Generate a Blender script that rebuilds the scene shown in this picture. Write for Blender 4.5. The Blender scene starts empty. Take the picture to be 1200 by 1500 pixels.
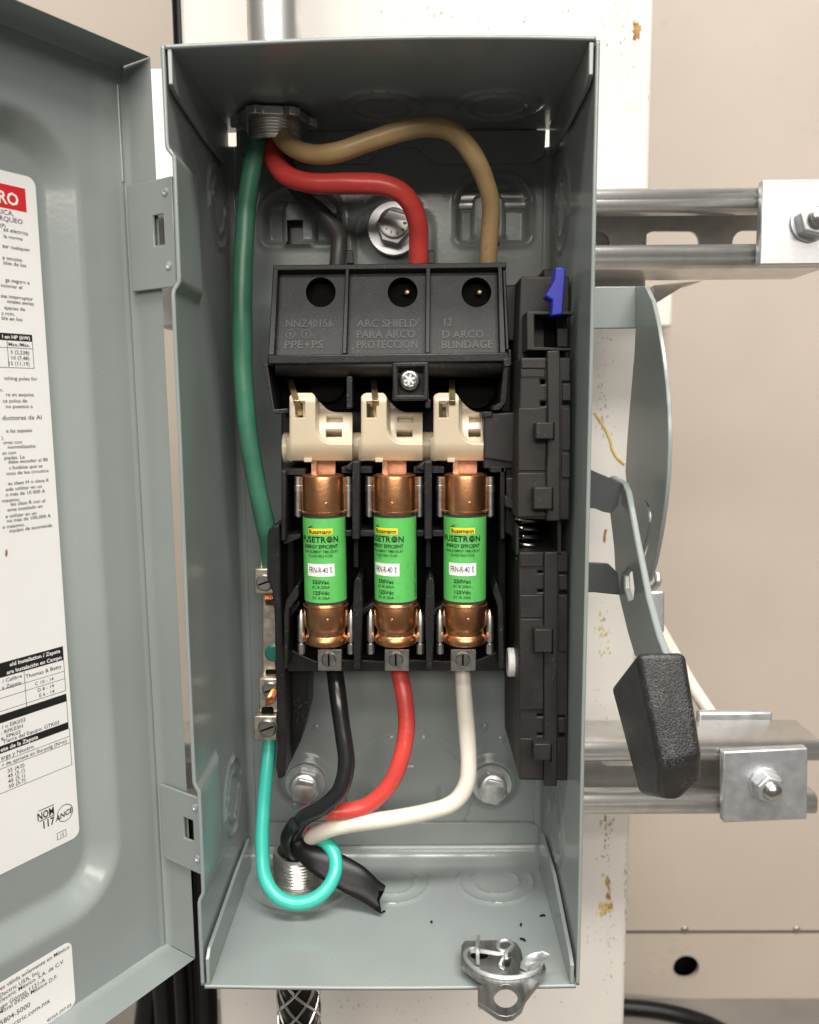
import bpy, bmesh, math, random
from math import sin, cos, pi, radians, sqrt, atan2
from mathutils import Vector, Matrix, Euler, noise
from mathutils.geometry import tessellate_polygon
random.seed(7)
S = bpy.context.scene
COL = S.collection
K = 0.001                      # everything below is written in millimetres

# ------------------------------------------------------------------ camera
CT = Vector((12.6253, -333.2259, 58.7931))
def _rot(rx, ry, rz):
    return Matrix.Rotation(rz, 3, 'Z') @ Matrix.Rotation(ry, 3, 'Y') @ Matrix.Rotation(rx, 3, 'X')
RI = _rot(.1296, .0075, -.0056) @ Matrix(((1, 0, 0), (0, 0, -1), (0, 1, 0)))      # world -> right, down, forward
cam_d = bpy.data.cameras.new('camera'); cam = bpy.data.objects.new('camera', cam_d); COL.objects.link(cam)
cam_d.sensor_fit = 'VERTICAL'; cam_d.sensor_height = 24; cam_d.sensor_width = 24
cam_d.lens = 1200 / 1500 * 24
cam_d.clip_start = .01; cam_d.clip_end = 50
cam_d.dof.use_dof = True; cam_d.dof.focus_distance = .372; cam_d.dof.aperture_fstop = 7.5
cam.matrix_world = Matrix.Translation(CT * K) @ ((Matrix(((1, 0, 0), (0, -1, 0), (0, 0, -1))) @ RI).transposed()).to_4x4()
S.camera = cam

# ------------------------------------------------------------------ world, lamps, exposure
W = bpy.data.worlds.new('World'); S.world = W; W.use_nodes = True
W.node_tree.nodes['Background'].inputs[0].default_value = (1.0, .96, .90, 1)
W.node_tree.nodes['Background'].inputs[1].default_value = .155
def area(name, loc, target, sx, sy, watts, col=(1, .97, .92)):
    d = bpy.data.lights.new(name, 'AREA'); d.shape = 'RECTANGLE'; d.size = sx; d.size_y = sy; d.energy = watts; d.color = col
    o = bpy.data.objects.new(name, d); COL.objects.link(o); o.location = loc
    o.rotation_euler = (Vector(target) - Vector(loc)).to_track_quat('-Z', 'Y').to_euler()
    return o
area('ceiling_lamp', (.55, -.95, 2.05), (.55, -.95, 0), 1.5, .45, 70)
area('ceiling_lamp', (-.75, -1.0, 2.05), (-.75, -1.0, 0), 1.5, .45, 40)
area('ceiling_lamp', (.2, -5.2, 2.0), (.2, -2.6, .7), 5.0, .9, 190, (1, .925, .835))
area('ceiling_lamp', (.3, -2.6, 2.1), (.3, -2.6, 0), 2.4, .5, 52)
S.view_settings.view_transform = 'Standard'; S.view_settings.look = 'None'
S.view_settings.exposure = 0.0; S.view_settings.gamma = 1
S.render.engine = 'CYCLES'
S.cycles.use_denoising = True
S.cycles.max_bounces = 8

# ------------------------------------------------------------------ materials
def mat(name, col, rough=.5, metal=0., var=.0, vscale=60., bump=0., bscale=900., coat=0., spec=.5, rvar=0., col2=None, detail=3., aniso=None, dust_or_sheen=None):
    m = bpy.data.materials.new(name); m.use_nodes = True
    nt = m.node_tree; N = nt.nodes; L = nt.links; b = N['Principled BSDF']
    b.inputs['Base Color'].default_value = (*col, 1); b.inputs['Roughness'].default_value = rough
    b.inputs['Metallic'].default_value = metal; b.inputs['Coat Weight'].default_value = coat
    b.inputs['Coat Roughness'].default_value = .15
    b.inputs['Specular IOR Level'].default_value = spec
    tc = N.new('ShaderNodeTexCoord')
    oi = N.new('ShaderNodeObjectInfo'); va = N.new('ShaderNodeVectorMath'); va.operation = 'MULTIPLY_ADD'
    L.new(oi.outputs['Random'], va.inputs[0]); va.inputs[1].default_value = (3.1, 1.7, 2.3); L.new(tc.outputs['Object'], va.inputs[2])
    src = va.outputs[0]
    if aniso:
        mp = N.new('ShaderNodeMapping'); mp.inputs['Scale'].default_value = aniso; L.new(src, mp.inputs[0]); src = mp.outputs[0]
    if var or col2 or rvar:
        n = N.new('ShaderNodeTexNoise'); n.inputs['Scale'].default_value = vscale; n.inputs['Detail'].default_value = detail
        L.new(src, n.inputs['Vector'])
        if var or col2:
            r = N.new('ShaderNodeValToRGB'); r.color_ramp.elements[0].position = .3; r.color_ramp.elements[1].position = .7
            c2 = col2 or tuple(min(1, c * (1 + var)) for c in col)
            c1 = col if col2 else tuple(c * (1 - var) for c in col)
            r.color_ramp.elements[0].color = (*c1, 1); r.color_ramp.elements[1].color = (*c2, 1)
            L.new(n.outputs[0], r.inputs[0]); L.new(r.outputs[0], b.inputs['Base Color'])
        if rvar:
            mr = N.new('ShaderNodeMapRange'); mr.inputs[3].default_value = max(.02, rough - rvar); mr.inputs[4].default_value = min(1, rough + rvar)
            L.new(n.outputs[0], mr.inputs[0]); L.new(mr.outputs[0], b.inputs['Roughness'])
    if dust_or_sheen:
        dc, ds, lo, hi, amt = dust_or_sheen
        a1 = N.new('ShaderNodeTexNoise'); a1.inputs['Scale'].default_value = ds; a1.inputs['Detail'].default_value = 6; L.new(src, a1.inputs['Vector'])
        a2 = N.new('ShaderNodeTexNoise'); a2.inputs['Scale'].default_value = ds * .08; L.new(src, a2.inputs['Vector'])
        m1 = N.new('ShaderNodeMapRange'); m1.inputs[1].default_value = lo; m1.inputs[2].default_value = hi; m1.inputs[4].default_value = amt; L.new(a1.outputs[0], m1.inputs[0])
        m2 = N.new('ShaderNodeMapRange'); m2.inputs[1].default_value = .42; m2.inputs[2].default_value = .66; L.new(a2.outputs[0], m2.inputs[0])
        mm = N.new('ShaderNodeMath'); mm.operation = 'MULTIPLY'; L.new(m1.outputs[0], mm.inputs[0]); L.new(m2.outputs[0], mm.inputs[1])
        mx = N.new('ShaderNodeMixRGB'); L.new(mm.outputs[0], mx.inputs[0]); mx.inputs[1].default_value = (*col, 1); mx.inputs[2].default_value = (*dc, 1)
        pv = [l.from_socket for l in L if l.to_socket == b.inputs['Base Color']]
        if pv: L.new(pv[0], mx.inputs[1])
        L.new(mx.outputs[0], b.inputs['Base Color'])
    if bump:
        n2 = N.new('ShaderNodeTexNoise'); n2.inputs['Scale'].default_value = bscale; n2.inputs['Detail'].default_value = 2
        L.new(src, n2.inputs['Vector'])
        bp = N.new('ShaderNodeBump'); bp.inputs['Strength'].default_value = bump; bp.inputs['Distance'].default_value = .0003
        L.new(n2.outputs[0], bp.inputs['Height']); L.new(bp.outputs[0], b.inputs['Normal'])
    return m
M_grey = mat('grey_enamel', (.245, .275, .268), .21, var=.05, vscale=14, bump=.13, bscale=420, rvar=.06, spec=.5, dust_or_sheen=((.36, .36, .33), 700, .62, .72, .5))
M_black = mat('black_plastic', (.011, .0108, .011), .40, var=.18, vscale=140, bump=.25, bscale=1500, rvar=.10, spec=.38, dust_or_sheen=((.16, .155, .15), 900, .58, .74, .45))
M_blackdull = mat('charcoal_plastic', (.020, .0185, .0175), .5, var=.2, vscale=90, bump=.3, bscale=1800, rvar=.08, spec=.38, dust_or_sheen=((.14, .13, .12), 800, .60, .76, .45))
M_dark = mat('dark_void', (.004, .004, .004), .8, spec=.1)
M_ivory = mat('ivory_plastic', (.52, .44, .32), .32, var=.05, vscale=60, bump=.08, bscale=700, spec=.5, dust_or_sheen=((.45, .34, .2), 300, .55, .75, .4))
M_copper = mat('tarnished_copper', (.78, .41, .21), .32, 1., col2=(.50, .21, .085), vscale=90, rvar=.13, bump=.15, bscale=800, detail=6, dust_or_sheen=((.30, .15, .07), 500, .55, .7, .6))
M_copperwire = mat('copper_strand', (.72, .30, .13), .3, 1.)
M_steel = mat('bright_steel', (.62, .61, .58), .22, 1., var=.12, vscale=300, rvar=.08)
M_zinc = mat('zinc_plate', (.64, .655, .67), .44, .92, var=.08, vscale=160, bump=.12, bscale=1400, rvar=.08, detail=5)
M_lug = mat('tin_plated_lug', (.62, .55, .45), .42, 1., var=.18, vscale=350, bump=.25, bscale=1500, rvar=.12, detail=5)
M_greylug = mat('dull_nickel_lug', (.42, .40, .37), .40, 1., var=.12, vscale=300, rvar=.1)
M_galv = mat('galvanized_steel', (.84, .83, .80), .34, .92, col2=(.66, .655, .64), vscale=90, bump=.2, bscale=600, rvar=.10, detail=6)
M_blade = mat('dull_copper_blade', (.58, .36, .26), .36, 1., var=.15, vscale=300, rvar=.1)
M_boltface = mat('bolt_face', (.66, .65, .63), .42, 1., var=.1, vscale=250, rvar=.08)
M_clip = mat('clip_steel', (.74, .72, .68), .30, 1., var=.1, vscale=250, rvar=.08)
M_enamshade = mat('shaded_grey_enamel', (.065, .07, .07), .28, var=.06, vscale=30, bump=.1, bscale=400)  # grey enamel with the shade on fork tines and slots painted in
M_brushed = mat('brushed_zinc', (.44, .44, .43), .40, 1., var=.2, vscale=500, bump=.25, bscale=500, rvar=.1, aniso=(1, .12, 1))
M_brass = mat('brass_blade', (.55, .42, .2), .35, 1., col2=(.13, .12, .08), vscale=150, detail=5)
M_greenlab = mat('green_paper_sleeve', (.10, .46, .10), .45, var=.08, vscale=120, bump=.1, bscale=500, dust_or_sheen=((.05, .25, .05), 600, .58, .72, .6))
M_fibre = mat('dark_fibre_tube', (.035, .035, .036), .7, var=.2, vscale=300)
M_yellow = mat('yellow_print', (.85, .62, .02), .45)
M_ink = mat('black_ink', (.008, .009, .008), .5)
M_white = mat('white_paper', (.80, .79, .77), .45, var=.015, vscale=30, bump=.03, bscale=200)
M_red = mat('red_print', (.62, .02, .025), .4)
M_stain = mat('brown_stain', (.30, .14, .04), .6)
M_wgreen = mat('dark_green_insulation', (.05, .18, .115), .36, var=.18, vscale=60, spec=.5, bump=.2, bscale=300, dust_or_sheen=((.2, .3, .24), 500, .58, .75, .5))
M_wteal = mat('teal_insulation', (.045, .47, .38), .30, var=.05, vscale=60, bump=.15, bscale=300)
M_wred = mat('red_insulation', (.62, .062, .05), .32, var=.10, vscale=50, bump=.2, bscale=300, dust_or_sheen=((.75, .3, .26), 500, .6, .75, .4))
M_wtan = mat('tan_insulation', (.42, .285, .135), .36, var=.16, vscale=50, bump=.2, bscale=300, dust_or_sheen=((.12, .08, .04), 400, .6, .75, .6))
M_wblack = mat('black_insulation', (.014, .014, .015), .22, spec=.6)
M_wgrey = mat('dusty_black_insulation', (.055, .052, .049), .42, var=.2, vscale=90)
M_wwhite = mat('white_insulation', (.72, .67, .58), .36, var=.07, vscale=50, bump=.2, bscale=300, dust_or_sheen=((.45, .36, .25), 400, .58, .75, .6))
M_rubber = mat('black_rubber_jacket', (.007, .007, .0075), .30, var=.2, vscale=100, bump=.15, spec=.22)
M_blue = mat('blue_plastic', (.008, .014, .30), .38)
M_wplast = mat('white_plastic', (.78, .77, .72), .4)
M_grip = mat('grained_black_grip', (.016, .016, .0165), .38, bump=1.0, bscale=1300, rvar=.1, vscale=900, dust_or_sheen=((.13, .13, .13), 1500, .5, .66, .8))  # pale flecks paint the grain's speckled sheen into the colour
M_floor = mat('concrete', (.22, .20, .18), .8, var=.2, vscale=8, bump=.3, bscale=60)
M_greenscrew = mat('green_screw_paint', (.02, .16, .11), .35)

def paint_mat(name, base, specks, rust=False):
    m = mat(name, base, .42, var=.03, vscale=9, bump=.35, bscale=110)
    nt = m.node_tree; N = nt.nodes; L = nt.links; b = N['Principled BSDF']
    src = [l.from_socket for l in L if l.to_socket == b.inputs['Base Color']][0]
    tc = N.new('ShaderNodeTexCoord')
    def layer(scale, lo, hi, colr, mask_scale, mlo, mhi, stretch=(1, 1, 1)):
        nonlocal src
        mp = N.new('ShaderNodeMapping'); mp.inputs['Scale'].default_value = stretch; L.new(tc.outputs['Object'], mp.inputs[0])
        a = N.new('ShaderNodeTexNoise'); a.inputs['Scale'].default_value = scale; a.inputs['Detail'].default_value = 5; L.new(mp.outputs[0], a.inputs['Vector'])
        c = N.new('ShaderNodeTexNoise'); c.inputs['Scale'].default_value = mask_scale; L.new(mp.outputs[0], c.inputs['Vector'])
        r1 = N.new('ShaderNodeMapRange'); r1.inputs[1].default_value = lo; r1.inputs[2].default_value = hi; L.new(a.outputs[0], r1.inputs[0])
        r2 = N.new('ShaderNodeMapRange'); r2.inputs[1].default_value = mlo; r2.inputs[2].default_value = mhi; L.new(c.outputs[0], r2.inputs[0])
        mu = N.new('ShaderNodeMath'); mu.operation = 'MULTIPLY'; L.new(r1.outputs[0], mu.inputs[0]); L.new(r2.outputs[0], mu.inputs[1])
        mx = N.new('ShaderNodeMixRGB'); L.new(mu.outputs[0], mx.inputs[0]); L.new(src, mx.inputs[1]); mx.inputs[2].default_value = (*colr, 1)
        L.new(mx.outputs[0], b.inputs['Base Color']); src = mx.outputs[0]
    for s in specks: layer(*s)
    return m
M_post = paint_mat('white_post_paint', (.61, .588, .545), [
    (330, .60, .68, (.40, .36, .31), 22, .55, .68), (120, .62, .74, (.58, .51, .41), 14, .5, .68)])
M_wall = paint_mat('tan_wall_paint', (.475, .412, .35), [(4, .42, .8, (.44, .372, .308), 2, .3, .7), (70, .6, .72, (.42, .36, .30), 5, .5, .7)])
M_rust = mat('rust_patch', (.22, .09, .02), .8, col2=(.45, .28, .09), vscale=260, detail=5, bump=.5)

# ------------------------------------------------------------------ geometry helpers
class Plane:
    def __init__(s, P, N): s.P = Vector(P); s.N = Vector(N).normalized()
def YP(Y): return Plane((0, Y, 0), (0, -1, 0))
def ZP(Z): return Plane((0, 0, Z), (0, 0, 1))
def XP(X): return Plane((X, 0, 0), (1, 0, 0))
def on(px, py, pl):
    d = RI.transposed() @ Vector(((px - 600) / 1200, (py - 750) / 1200, 1))
    return CT + d * ((pl.N.dot(pl.P - CT)) / pl.N.dot(d))
def at(px, py, Y): return on(px, py, YP(Y))
def plane3(a, b, c):
    n = (b - a).cross(c - a)
    if n.y > 0: n = -n
    return Plane(a, n)

class Mesh:
    def __init__(s): s.v = []; s.f = []; s.m = []; s.mats = []
    def mi(s, m):
        if m is None: return -1
        if m not in s.mats: s.mats.append(m)
        return s.mats.index(m)
    def add(s, vs, fs, m=None):
        o = len(s.v); s.v += [Vector(v) for v in vs]; k = s.mi(m)
        for f in fs: s.f.append([i + o for i in f]); s.m.append(k)
    def box(s, x0, x1, y0, y1, z0, z1, m=None):
        vs = [(x, y, z) for z in (z0, z1) for y in (y0, y1) for x in (x0, x1)]
        s.add(vs, [(0, 2, 3, 1), (4, 5, 7, 6), (0, 1, 5, 4), (2, 6, 7, 3), (0, 4, 6, 2), (1, 3, 7, 5)], m)
    def hexa(s, a, b, m=None):       # two matching quads
        s.add(list(a) + list(b), [(3, 2, 1, 0), (4, 5, 6, 7), (0, 1, 5, 4), (1, 2, 6, 5), (2, 3, 7, 6), (3, 0, 4, 7)], m)
    def plate(s, outer, holes, N, back, m=None):     # outline (3D points) extruded by -N*back
        loops = [list(outer)] + [list(h) for h in holes]
        flat = [p for l in loops for p in l]; n = len(flat)
        tr = tessellate_polygon([[tuple(p) for p in l] for l in loops])
        fl = []
        for t in tr:
            a, b, c = (flat[i] for i in t)
            t = tuple(t)
            if (b - a).cross(c - a).dot(N) < 0: t = t[::-1]
            fl.append(t)
        vs = flat + [p - N * back for p in flat]
        fs = list(fl) + [tuple(i + n for i in t[::-1]) for t in fl]
        o = 0
        for l in loops:
            k = len(l)
            ar = sum(((l[i] - l[0]).cross(l[(i + 1) % k] - l[0])).dot(N) for i in range(k))
            for i in range(k):
                j = (i + 1) % k
                q = (o + i, o + i + n, o + j + n, o + j)
                if (ar > 0) != (o == 0): q = q[::-1]
                if o != 0: q = q if ar > 0 else q
                fs.append(q)
            o += k
        s.add(vs, fs, m)
    def pp(s, poly, Y0, Y1, m=None, holes=()):       # pixel outline on the plane Y0, run straight back to Y1
        pl = YP(Y0); N = Vector((0, -1, 0))
        s.plate([on(x, y, pl) for x, y in poly], [[on(x, y, pl) for x, y in h] for h in holes], N, Y1 - Y0, m)
    def pr(s, x0, y0, x1, y1, Y0, Y1, m=None): s.pp([(x0, y0), (x1, y0), (x1, y1), (x0, y1)], Y0, Y1, m)
    def ppl(s, poly, pl, t, m=None, holes=()):
        s.plate([on(x, y, pl) for x, y in poly], [[on(x, y, pl) for x, y in h] for h in holes], pl.N, t, m)
    def lathe(s, c, ax, prof, n=32, m=None, cap=True):   # prof: (r, h) along axis
        c = Vector(c); ax = Vector(ax).normalized()
        u = ax.orthogonal().normalized(); w = ax.cross(u)
        vs = []; fs = []
        for r, h in prof:
            for i in range(n):
                a = 2 * pi * i / n; vs.append(c + ax * h + (u * cos(a) + w * sin(a)) * max(r, .001))
        for k in range(len(prof) - 1):
            for i in range(n):
                j = (i + 1) % n
                fs.append((k * n + i, k * n + j, k * n + n + j, k * n + n + i))
        if cap:
            fs.append(tuple(range(n))[::-1]); fs.append(tuple((len(prof) - 1) * n + i for i in range(n)))
        s.add(vs, fs, m)
    def tube(s, pts, r, n=16, m=None, res=6, closed=False, flat=None):
        P = [Vector(p) for p in pts]
        Q = []
        k = len(P)
        rng = range(k if closed else k - 1)
        for i in rng:
            if closed: p0, p1, p2, p3 = P[i - 1], P[i], P[(i + 1) % k], P[(i + 2) % k]
            else:
                p1, p2 = P[i], P[i + 1]; p0 = P[i - 1] if i else p1 * 2 - p2; p3 = P[i + 2] if i + 2 < k else p2 * 2 - p1
            for t in range(res):
                t /= res
                Q.append(.5 * ((2 * p1) + (p2 - p0) * t + (2 * p0 - 5 * p1 + 4 * p2 - p3) * t * t + (3 * p1 - p0 - 3 * p2 + p3) * t ** 3))
        if not closed: Q.append(P[-1])
        nq = len(Q); T = []
        for i in range(nq):
            a = Q[(i + 1) % nq] if closed or i + 1 < nq else Q[i]; b = Q[i - 1] if closed or i else Q[i]
            T.append((a - b).normalized())
        nrm = T[0].orthogonal().normalized() if flat is None else (Vector(flat) - T[0] * T[0].dot(Vector(flat))).normalized()
        vs = []; fs = []
        for i in range(nq):
            nrm = (nrm - T[i] * nrm.dot(T[i])).normalized(); w = T[i].cross(nrm)
            rr = r(i / (nq - 1)) if callable(r) else r
            ra, rb = rr if isinstance(rr, tuple) else (rr, rr)
            for j in range(n):
                a = 2 * pi * j / n; vs.append(Q[i] + nrm * cos(a) * ra + w * sin(a) * rb)
        for i in range(nq if closed else nq - 1):
            for j in range(n):
                i2 = (i + 1) % nq; j2 = (j + 1) % n
                fs.append((i * n + j, i * n + j2, i2 * n + j2, i2 * n + j))
        if not closed:
            fs.append(tuple(range(n))[::-1]); fs.append(tuple((nq - 1) * n + j for j in range(n)))
        s.add(vs, fs, m)
    def grid(s, fn, us, vs_, m=None, skip=None):
        nu, nv = len(us), len(vs_)
        P = [fn(u, v) for v in vs_ for u in us]
        fs = []
        for j in range(nv - 1):
            for i in range(nu - 1):
                if skip and skip((us[i] + us[i + 1]) / 2, (vs_[j] + vs_[j + 1]) / 2): continue
                fs.append((j * nu + i, j * nu + i + 1, j * nu + nu + i + 1, j * nu + nu + i))
        s.add(P, fs, m)
    def text(s, body, O, ux, uy, size, m, align='L', wx=1.0, warp=None, bold=False):
        vs, fs, w = glyphs(body, .022 if bold else .004)
        off = {'L': 0, 'R': -w, 'C': -w / 2}[align]
        P = []
        for x, y in vs:
            X = (x + off) * size * wx; Y = y * size
            P.append(warp(X, Y) if warp else O + ux * X + uy * Y)
        s.add(P, fs, m)
    def build(s, name, m, parent=None, bevel=0, seg=2, smooth=35, solid=None):
        o = bpy.data.objects.new(name, None) if False else None
        org = ORG.get(parent, Vector((0, 0, 0))) if parent else Vector((0, 0, 0))
        me = bpy.data.meshes.new(name)
        me.from_pydata([tuple((v - org) * K) for v in s.v], [], s.f)
        if m is not None and -1 in s.m and m not in s.mats: s.mats.append(m)
        if m in s.mats: s.m = [s.mats.index(m) if k < 0 else k for k in s.m]
        for q in s.mats: me.materials.append(q)
        if len(s.mats) > 1 or s.m:
            me.polygons.foreach_set('material_index', s.m)
        me.polygons.foreach_set('use_smooth', [True] * len(me.polygons))
        try: me.set_sharp_from_angle(angle=radians(smooth))
        except Exception: pass
        me.update()
        o = bpy.data.objects.new(name, me); COL.objects.link(o)
        if parent: o.parent = parent
        ORG[o] = org
        if solid:
            md = o.modifiers.new('thick', 'SOLIDIFY'); md.thickness = abs(solid) * K; md.offset = 1 if solid > 0 else -1
        if bevel:
            md = o.modifiers.new('bevel', 'BEVEL'); md.width = bevel * K; md.segments = seg; md.limit_method = 'ANGLE'; md.angle_limit = radians(40)
            md.harden_normals = False
        return o
ORG = {}
_gl = {}
def glyphs(body, bold=0):
    body_ = body
    if (body, bold) not in _gl:
        c = bpy.data.curves.new('print', 'FONT'); c.body = body; c.size = 1; c.resolution_u = 2; c.offset = bold
        o = bpy.data.objects.new('print', c); COL.objects.link(o)
        me = bpy.data.meshes.new_from_object(o)
        vs = [(v.co.x, v.co.y) for v in me.vertices]; fs = [tuple(p.vertices) for p in me.polygons]
        w = max((x for x, _ in vs), default=0)
        _gl[(body, bold)] = (vs, fs, w)
        bpy.data.objects.remove(o); bpy.data.curves.remove(c); bpy.data.meshes.remove(me)
    return _gl[(body, bold)]

def thing(name, label, cat, loc, group=None):
    o = bpy.data.objects.new(name, None); COL.objects.link(o); o.empty_display_size = .01
    o.location = Vector(loc) * K; ORG[o] = Vector(loc)
    o['label'] = label; o['category'] = cat
    if group: o['group'] = group
    return o
def tag(o, label, cat, group=None):
    o['label'] = label; o['category'] = cat
    if group: o['group'] = group
    return o
def circ(cx, cy, r, n=24, ry=None, a0=0, a1=360):
    full = a1 - a0 == 360
    return [(cx + r * cos(radians(a0 + (a1 - a0) * i / (n if full else n - 1))), cy + (ry or r) * sin(radians(a0 + (a1 - a0) * i / (n if full else n - 1)))) for i in range(n)]
def sstep(a, b, x):
    t = min(1, max(0, (x - a) / (b - a))); return t * t * (3 - 2 * t)
def frange(a, b, n): return [a + (b - a) * i / n for i in range(n + 1)]
def rbox_sd(x, z, cx, cz, hx, hz, r):
    qx = abs(x - cx) - hx + r; qz = abs(z - cz) - hz + r
    return sqrt(max(qx, 0) ** 2 + max(qz, 0) ** 2) + min(max(qx, qz), 0) - r

HW, HZ, D = 82.5, 196.6, 103.7
# ================================================================== SETTING
wy = 600
zfl = at(1003, 1461, wy).z
b = Mesh(); b.box(-1500, 1700, -350, 700, zfl - 60, zfl); o = b.build('floor', M_floor); o['kind'] = 'structure'

wall = thing('metal_wall', 'tan painted sheet metal wall far behind the white post', 'wall', (0, wy, zfl))
zs = at(1000, 1366, wy).z
b = Mesh(); b.box(-1500, 1700, wy, wy + 40, zs + 1.5, 1500); b.build('upper_panel', M_wall, wall, bevel=1.5)
hc = at(1004, 1415, wy)
hole = [hc + Vector((cos(a) * 16, 0, sin(a) * 16)) for a in frange(0, 2 * pi, 28)[:-1]]
b = Mesh(); b.plate([Vector((-1500, wy - 3, zfl + .5)), Vector((1700, wy - 3, zfl + .5)), Vector((1700, wy - 3, zs - 1.5)), Vector((-1500, wy - 3, zs - 1.5))],
                    [[p + Vector((0, -3, 0)) for p in hole]], Vector((0, -1, 0)), 6)
b.build('base_panel', M_wall, wall)
b = Mesh(); b.box(hc.x - 40, hc.x + 40, wy + 30, wy + 38, hc.z - 40, min(hc.z + 40, zs)); b.build('hole_backing', M_dark, wall)
b = Mesh(); b.box(-1500, 1700, wy + 1, wy + 3, zs - 2, zs + 2); b.build('seam', M_fibre, wall)
for px, py in ((1003, 1361), (1167, 1361)):
    b = Mesh(); b.lathe(at(px, py, wy) , (0, -1, 0), [(4.2, -1), (4.2, 1.2), (3, 2.4), (.5, 2.7)], 12); b.build('screw_head', M_greylug, wall)

# white post ------------------------------------------------------------
PY = 155
post = thing('steel_post', 'wide white painted steel post with rust spots behind the grey enclosure', 'post', (14, PY, zfl))
xl = -117.3; xr = at(957, 0, PY).x + 1
b = Mesh(); b.box(xl, xr, PY, PY + 12, zfl, 1500); b.build('front_flange', M_post, post, bevel=2.5, seg=3)
b = Mesh(); b.box(xl + 130, xl + 140, PY + 12, PY + 230, zfl, 1500); b.build('web', M_post, post)
b = Mesh(); b.box(xl, xr, PY + 230, PY + 242, zfl, 1500); b.build('rear_flange', M_post, post, bevel=2.5)
def patch(px, py, w, h, seed, m, name='rust_spot', Y=None, par=None):
    c = at(px, py, (PY if Y is None else Y) - .25); rnd = random.Random(seed)
    pts = []
    for i in range(26):
        a = 2 * pi * i / 26; rr = .45 + .75 * rnd.random()
        pts.append(c + Vector((cos(a) * w * rr, 0, sin(a) * h * rr)))
    q = Mesh(); q.add([c] + pts, [(0, 1 + i, 1 + (i + 1) % 26) for i in range(26)]); q.build(name, m, par or post)
M_rust2 = mat('ochre_stain', (.50, .32, .07), .7, col2=(.62, .50, .22), vscale=200)
M_grime = mat('grey_grime', (.30, .27, .23), .7, col2=(.45, .42, .37), vscale=200)
patch(933, 44, 2.4, 5.0, 0, M_rust); patch(929, 33, 1.0, 1.6, 1, M_rust2)
def cluster(name, px, py, sx, sy, n, size, ms, seed):
    rnd = random.Random(seed); q = Mesh()
    for k in range(n):
        c = at(px + rnd.gauss(0, sx), py + rnd.gauss(0, sy), PY - .12 - .1 * rnd.random()); w = size * (.3 + rnd.random() ** 2); h = w * (1 + 1.6 * rnd.random()); j = 9
        pts = [c + Vector((cos(2 * pi * i / j) * w * (.4 + .8 * rnd.random()), 0, sin(2 * pi * i / j) * h * (.4 + .8 * rnd.random()))) for i in range(j)]
        q.add([c] + pts, [(0, 1 + i, 1 + (i + 1) % j) for i in range(j)], ms[rnd.randrange(len(ms))])
    o = q.build(name, None, post); o['kind'] = 'stuff'
RR = [M_rust, M_rust, M_rust2, M_grime]
cluster('rust_flakes', 891, 1303, 1.6, 14, 26, 1.3, RR, 2); cluster('rust_flakes', 885, 1330, 5, 5, 34, 1.4, [M_rust, M_rust2, M_rust2], 3); cluster('rust_flakes', 888, 1240, 4, 22, 34, .8, [M_grime, M_grime, M_rust2, M_rust], 4)
cluster('rust_flakes', 886, 925, 6, 22, 46, .8, [M_rust2, M_rust2, M_grime], 5); cluster('rust_flakes', 890, 1206, 5, 5, 16, .9, [M_rust, M_grime], 6)
cluster('scuff_marks', 885, 560, 9, 55, 70, .55, [M_grime], 7); cluster('scuff_marks', 893, 1385, 4, 45, 60, .55, [M_grime], 8); cluster('scuff_marks', 917, 1300, 2, 60, 40, .6, [M_grime], 9)
cluster('scuff_marks', 918, 60, 14, 45, 60, .5, [M_grime, M_rust2], 10); cluster('scuff_marks', 700, 22, 90, 12, 40, .45, [M_grime], 11); cluster('scuff_marks', 880, 1030, 8, 25, 20, .5, [M_grime, M_rust2], 12); cluster('scuff_marks', 620, 1475, 120, 12, 40, .6, [M_grime], 13)
b = Mesh(); b.tube([at(*p, PY - .2) for p in ((871, 604), (884, 624), (893, 642), (898, 660), (906, 672), (915, 680))], lambda t: (.5, .9), 8, flat=(0, -1, 0)); b.build('drip_mark', M_rust2, post)
b = Mesh(); b.tube([at(*p, PY - .2) for p in ((888, 775), (886, 785), (886, 792))], .8, 8); b.build('drip_mark', M_rust, post)
b = Mesh(); p0 = at(226, 99, 172); p1 = at(226, 330, 172)
b.box(p0.x - 4, p0.x + 10, 172, 190, p1.z - 60, p0.z); tag(b.build('foam_strip', M_wplast, None, bevel=2), 'rough white foam strip between the open door and the box edge', 'strip')
b = Mesh()
b.tube([Vector((-126.5, 190, z)) + Vector((0, 0, 0)) for z in (600, 400, 280, 200, 90)], 4.6)
tag(b.build('black_conduit', M_rubber, None), 'dark vertical cable running up the left edge of the white post', 'cable')
b = Mesh()
fz = ZP(zfl + 9)
b.tube([on(x, y, fz) for x, y in ((880, 1474), (930, 1476), (975, 1482), (1015, 1492), (1050, 1506), (1090, 1535), (1105, 1600))], 9, 14)
tag(b.build('floor_cable', M_rubber, None), 'black cable lying at the foot of the tan wall', 'cable')
cbl = [(252, 263, 270, 9, 8), (275, 282, 215, 10, 8), (300, 303, 205, 8, 7), (237, 245, 240, 9, 9), (262, 268, 198, 4.5, 5), (228, 215, 260, 10, 9)]
names = ['thick dull black cable hanging behind the open door, second from left', 'thick black cable hanging midway between the door and the box',
         'black cable hanging next to the white post foot', 'dull black cable hanging behind the lower door corner',
         'thin glossy black cable in front of the hanging cable bunch', 'leftmost thick black cable of the bunch behind the open door']
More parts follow.
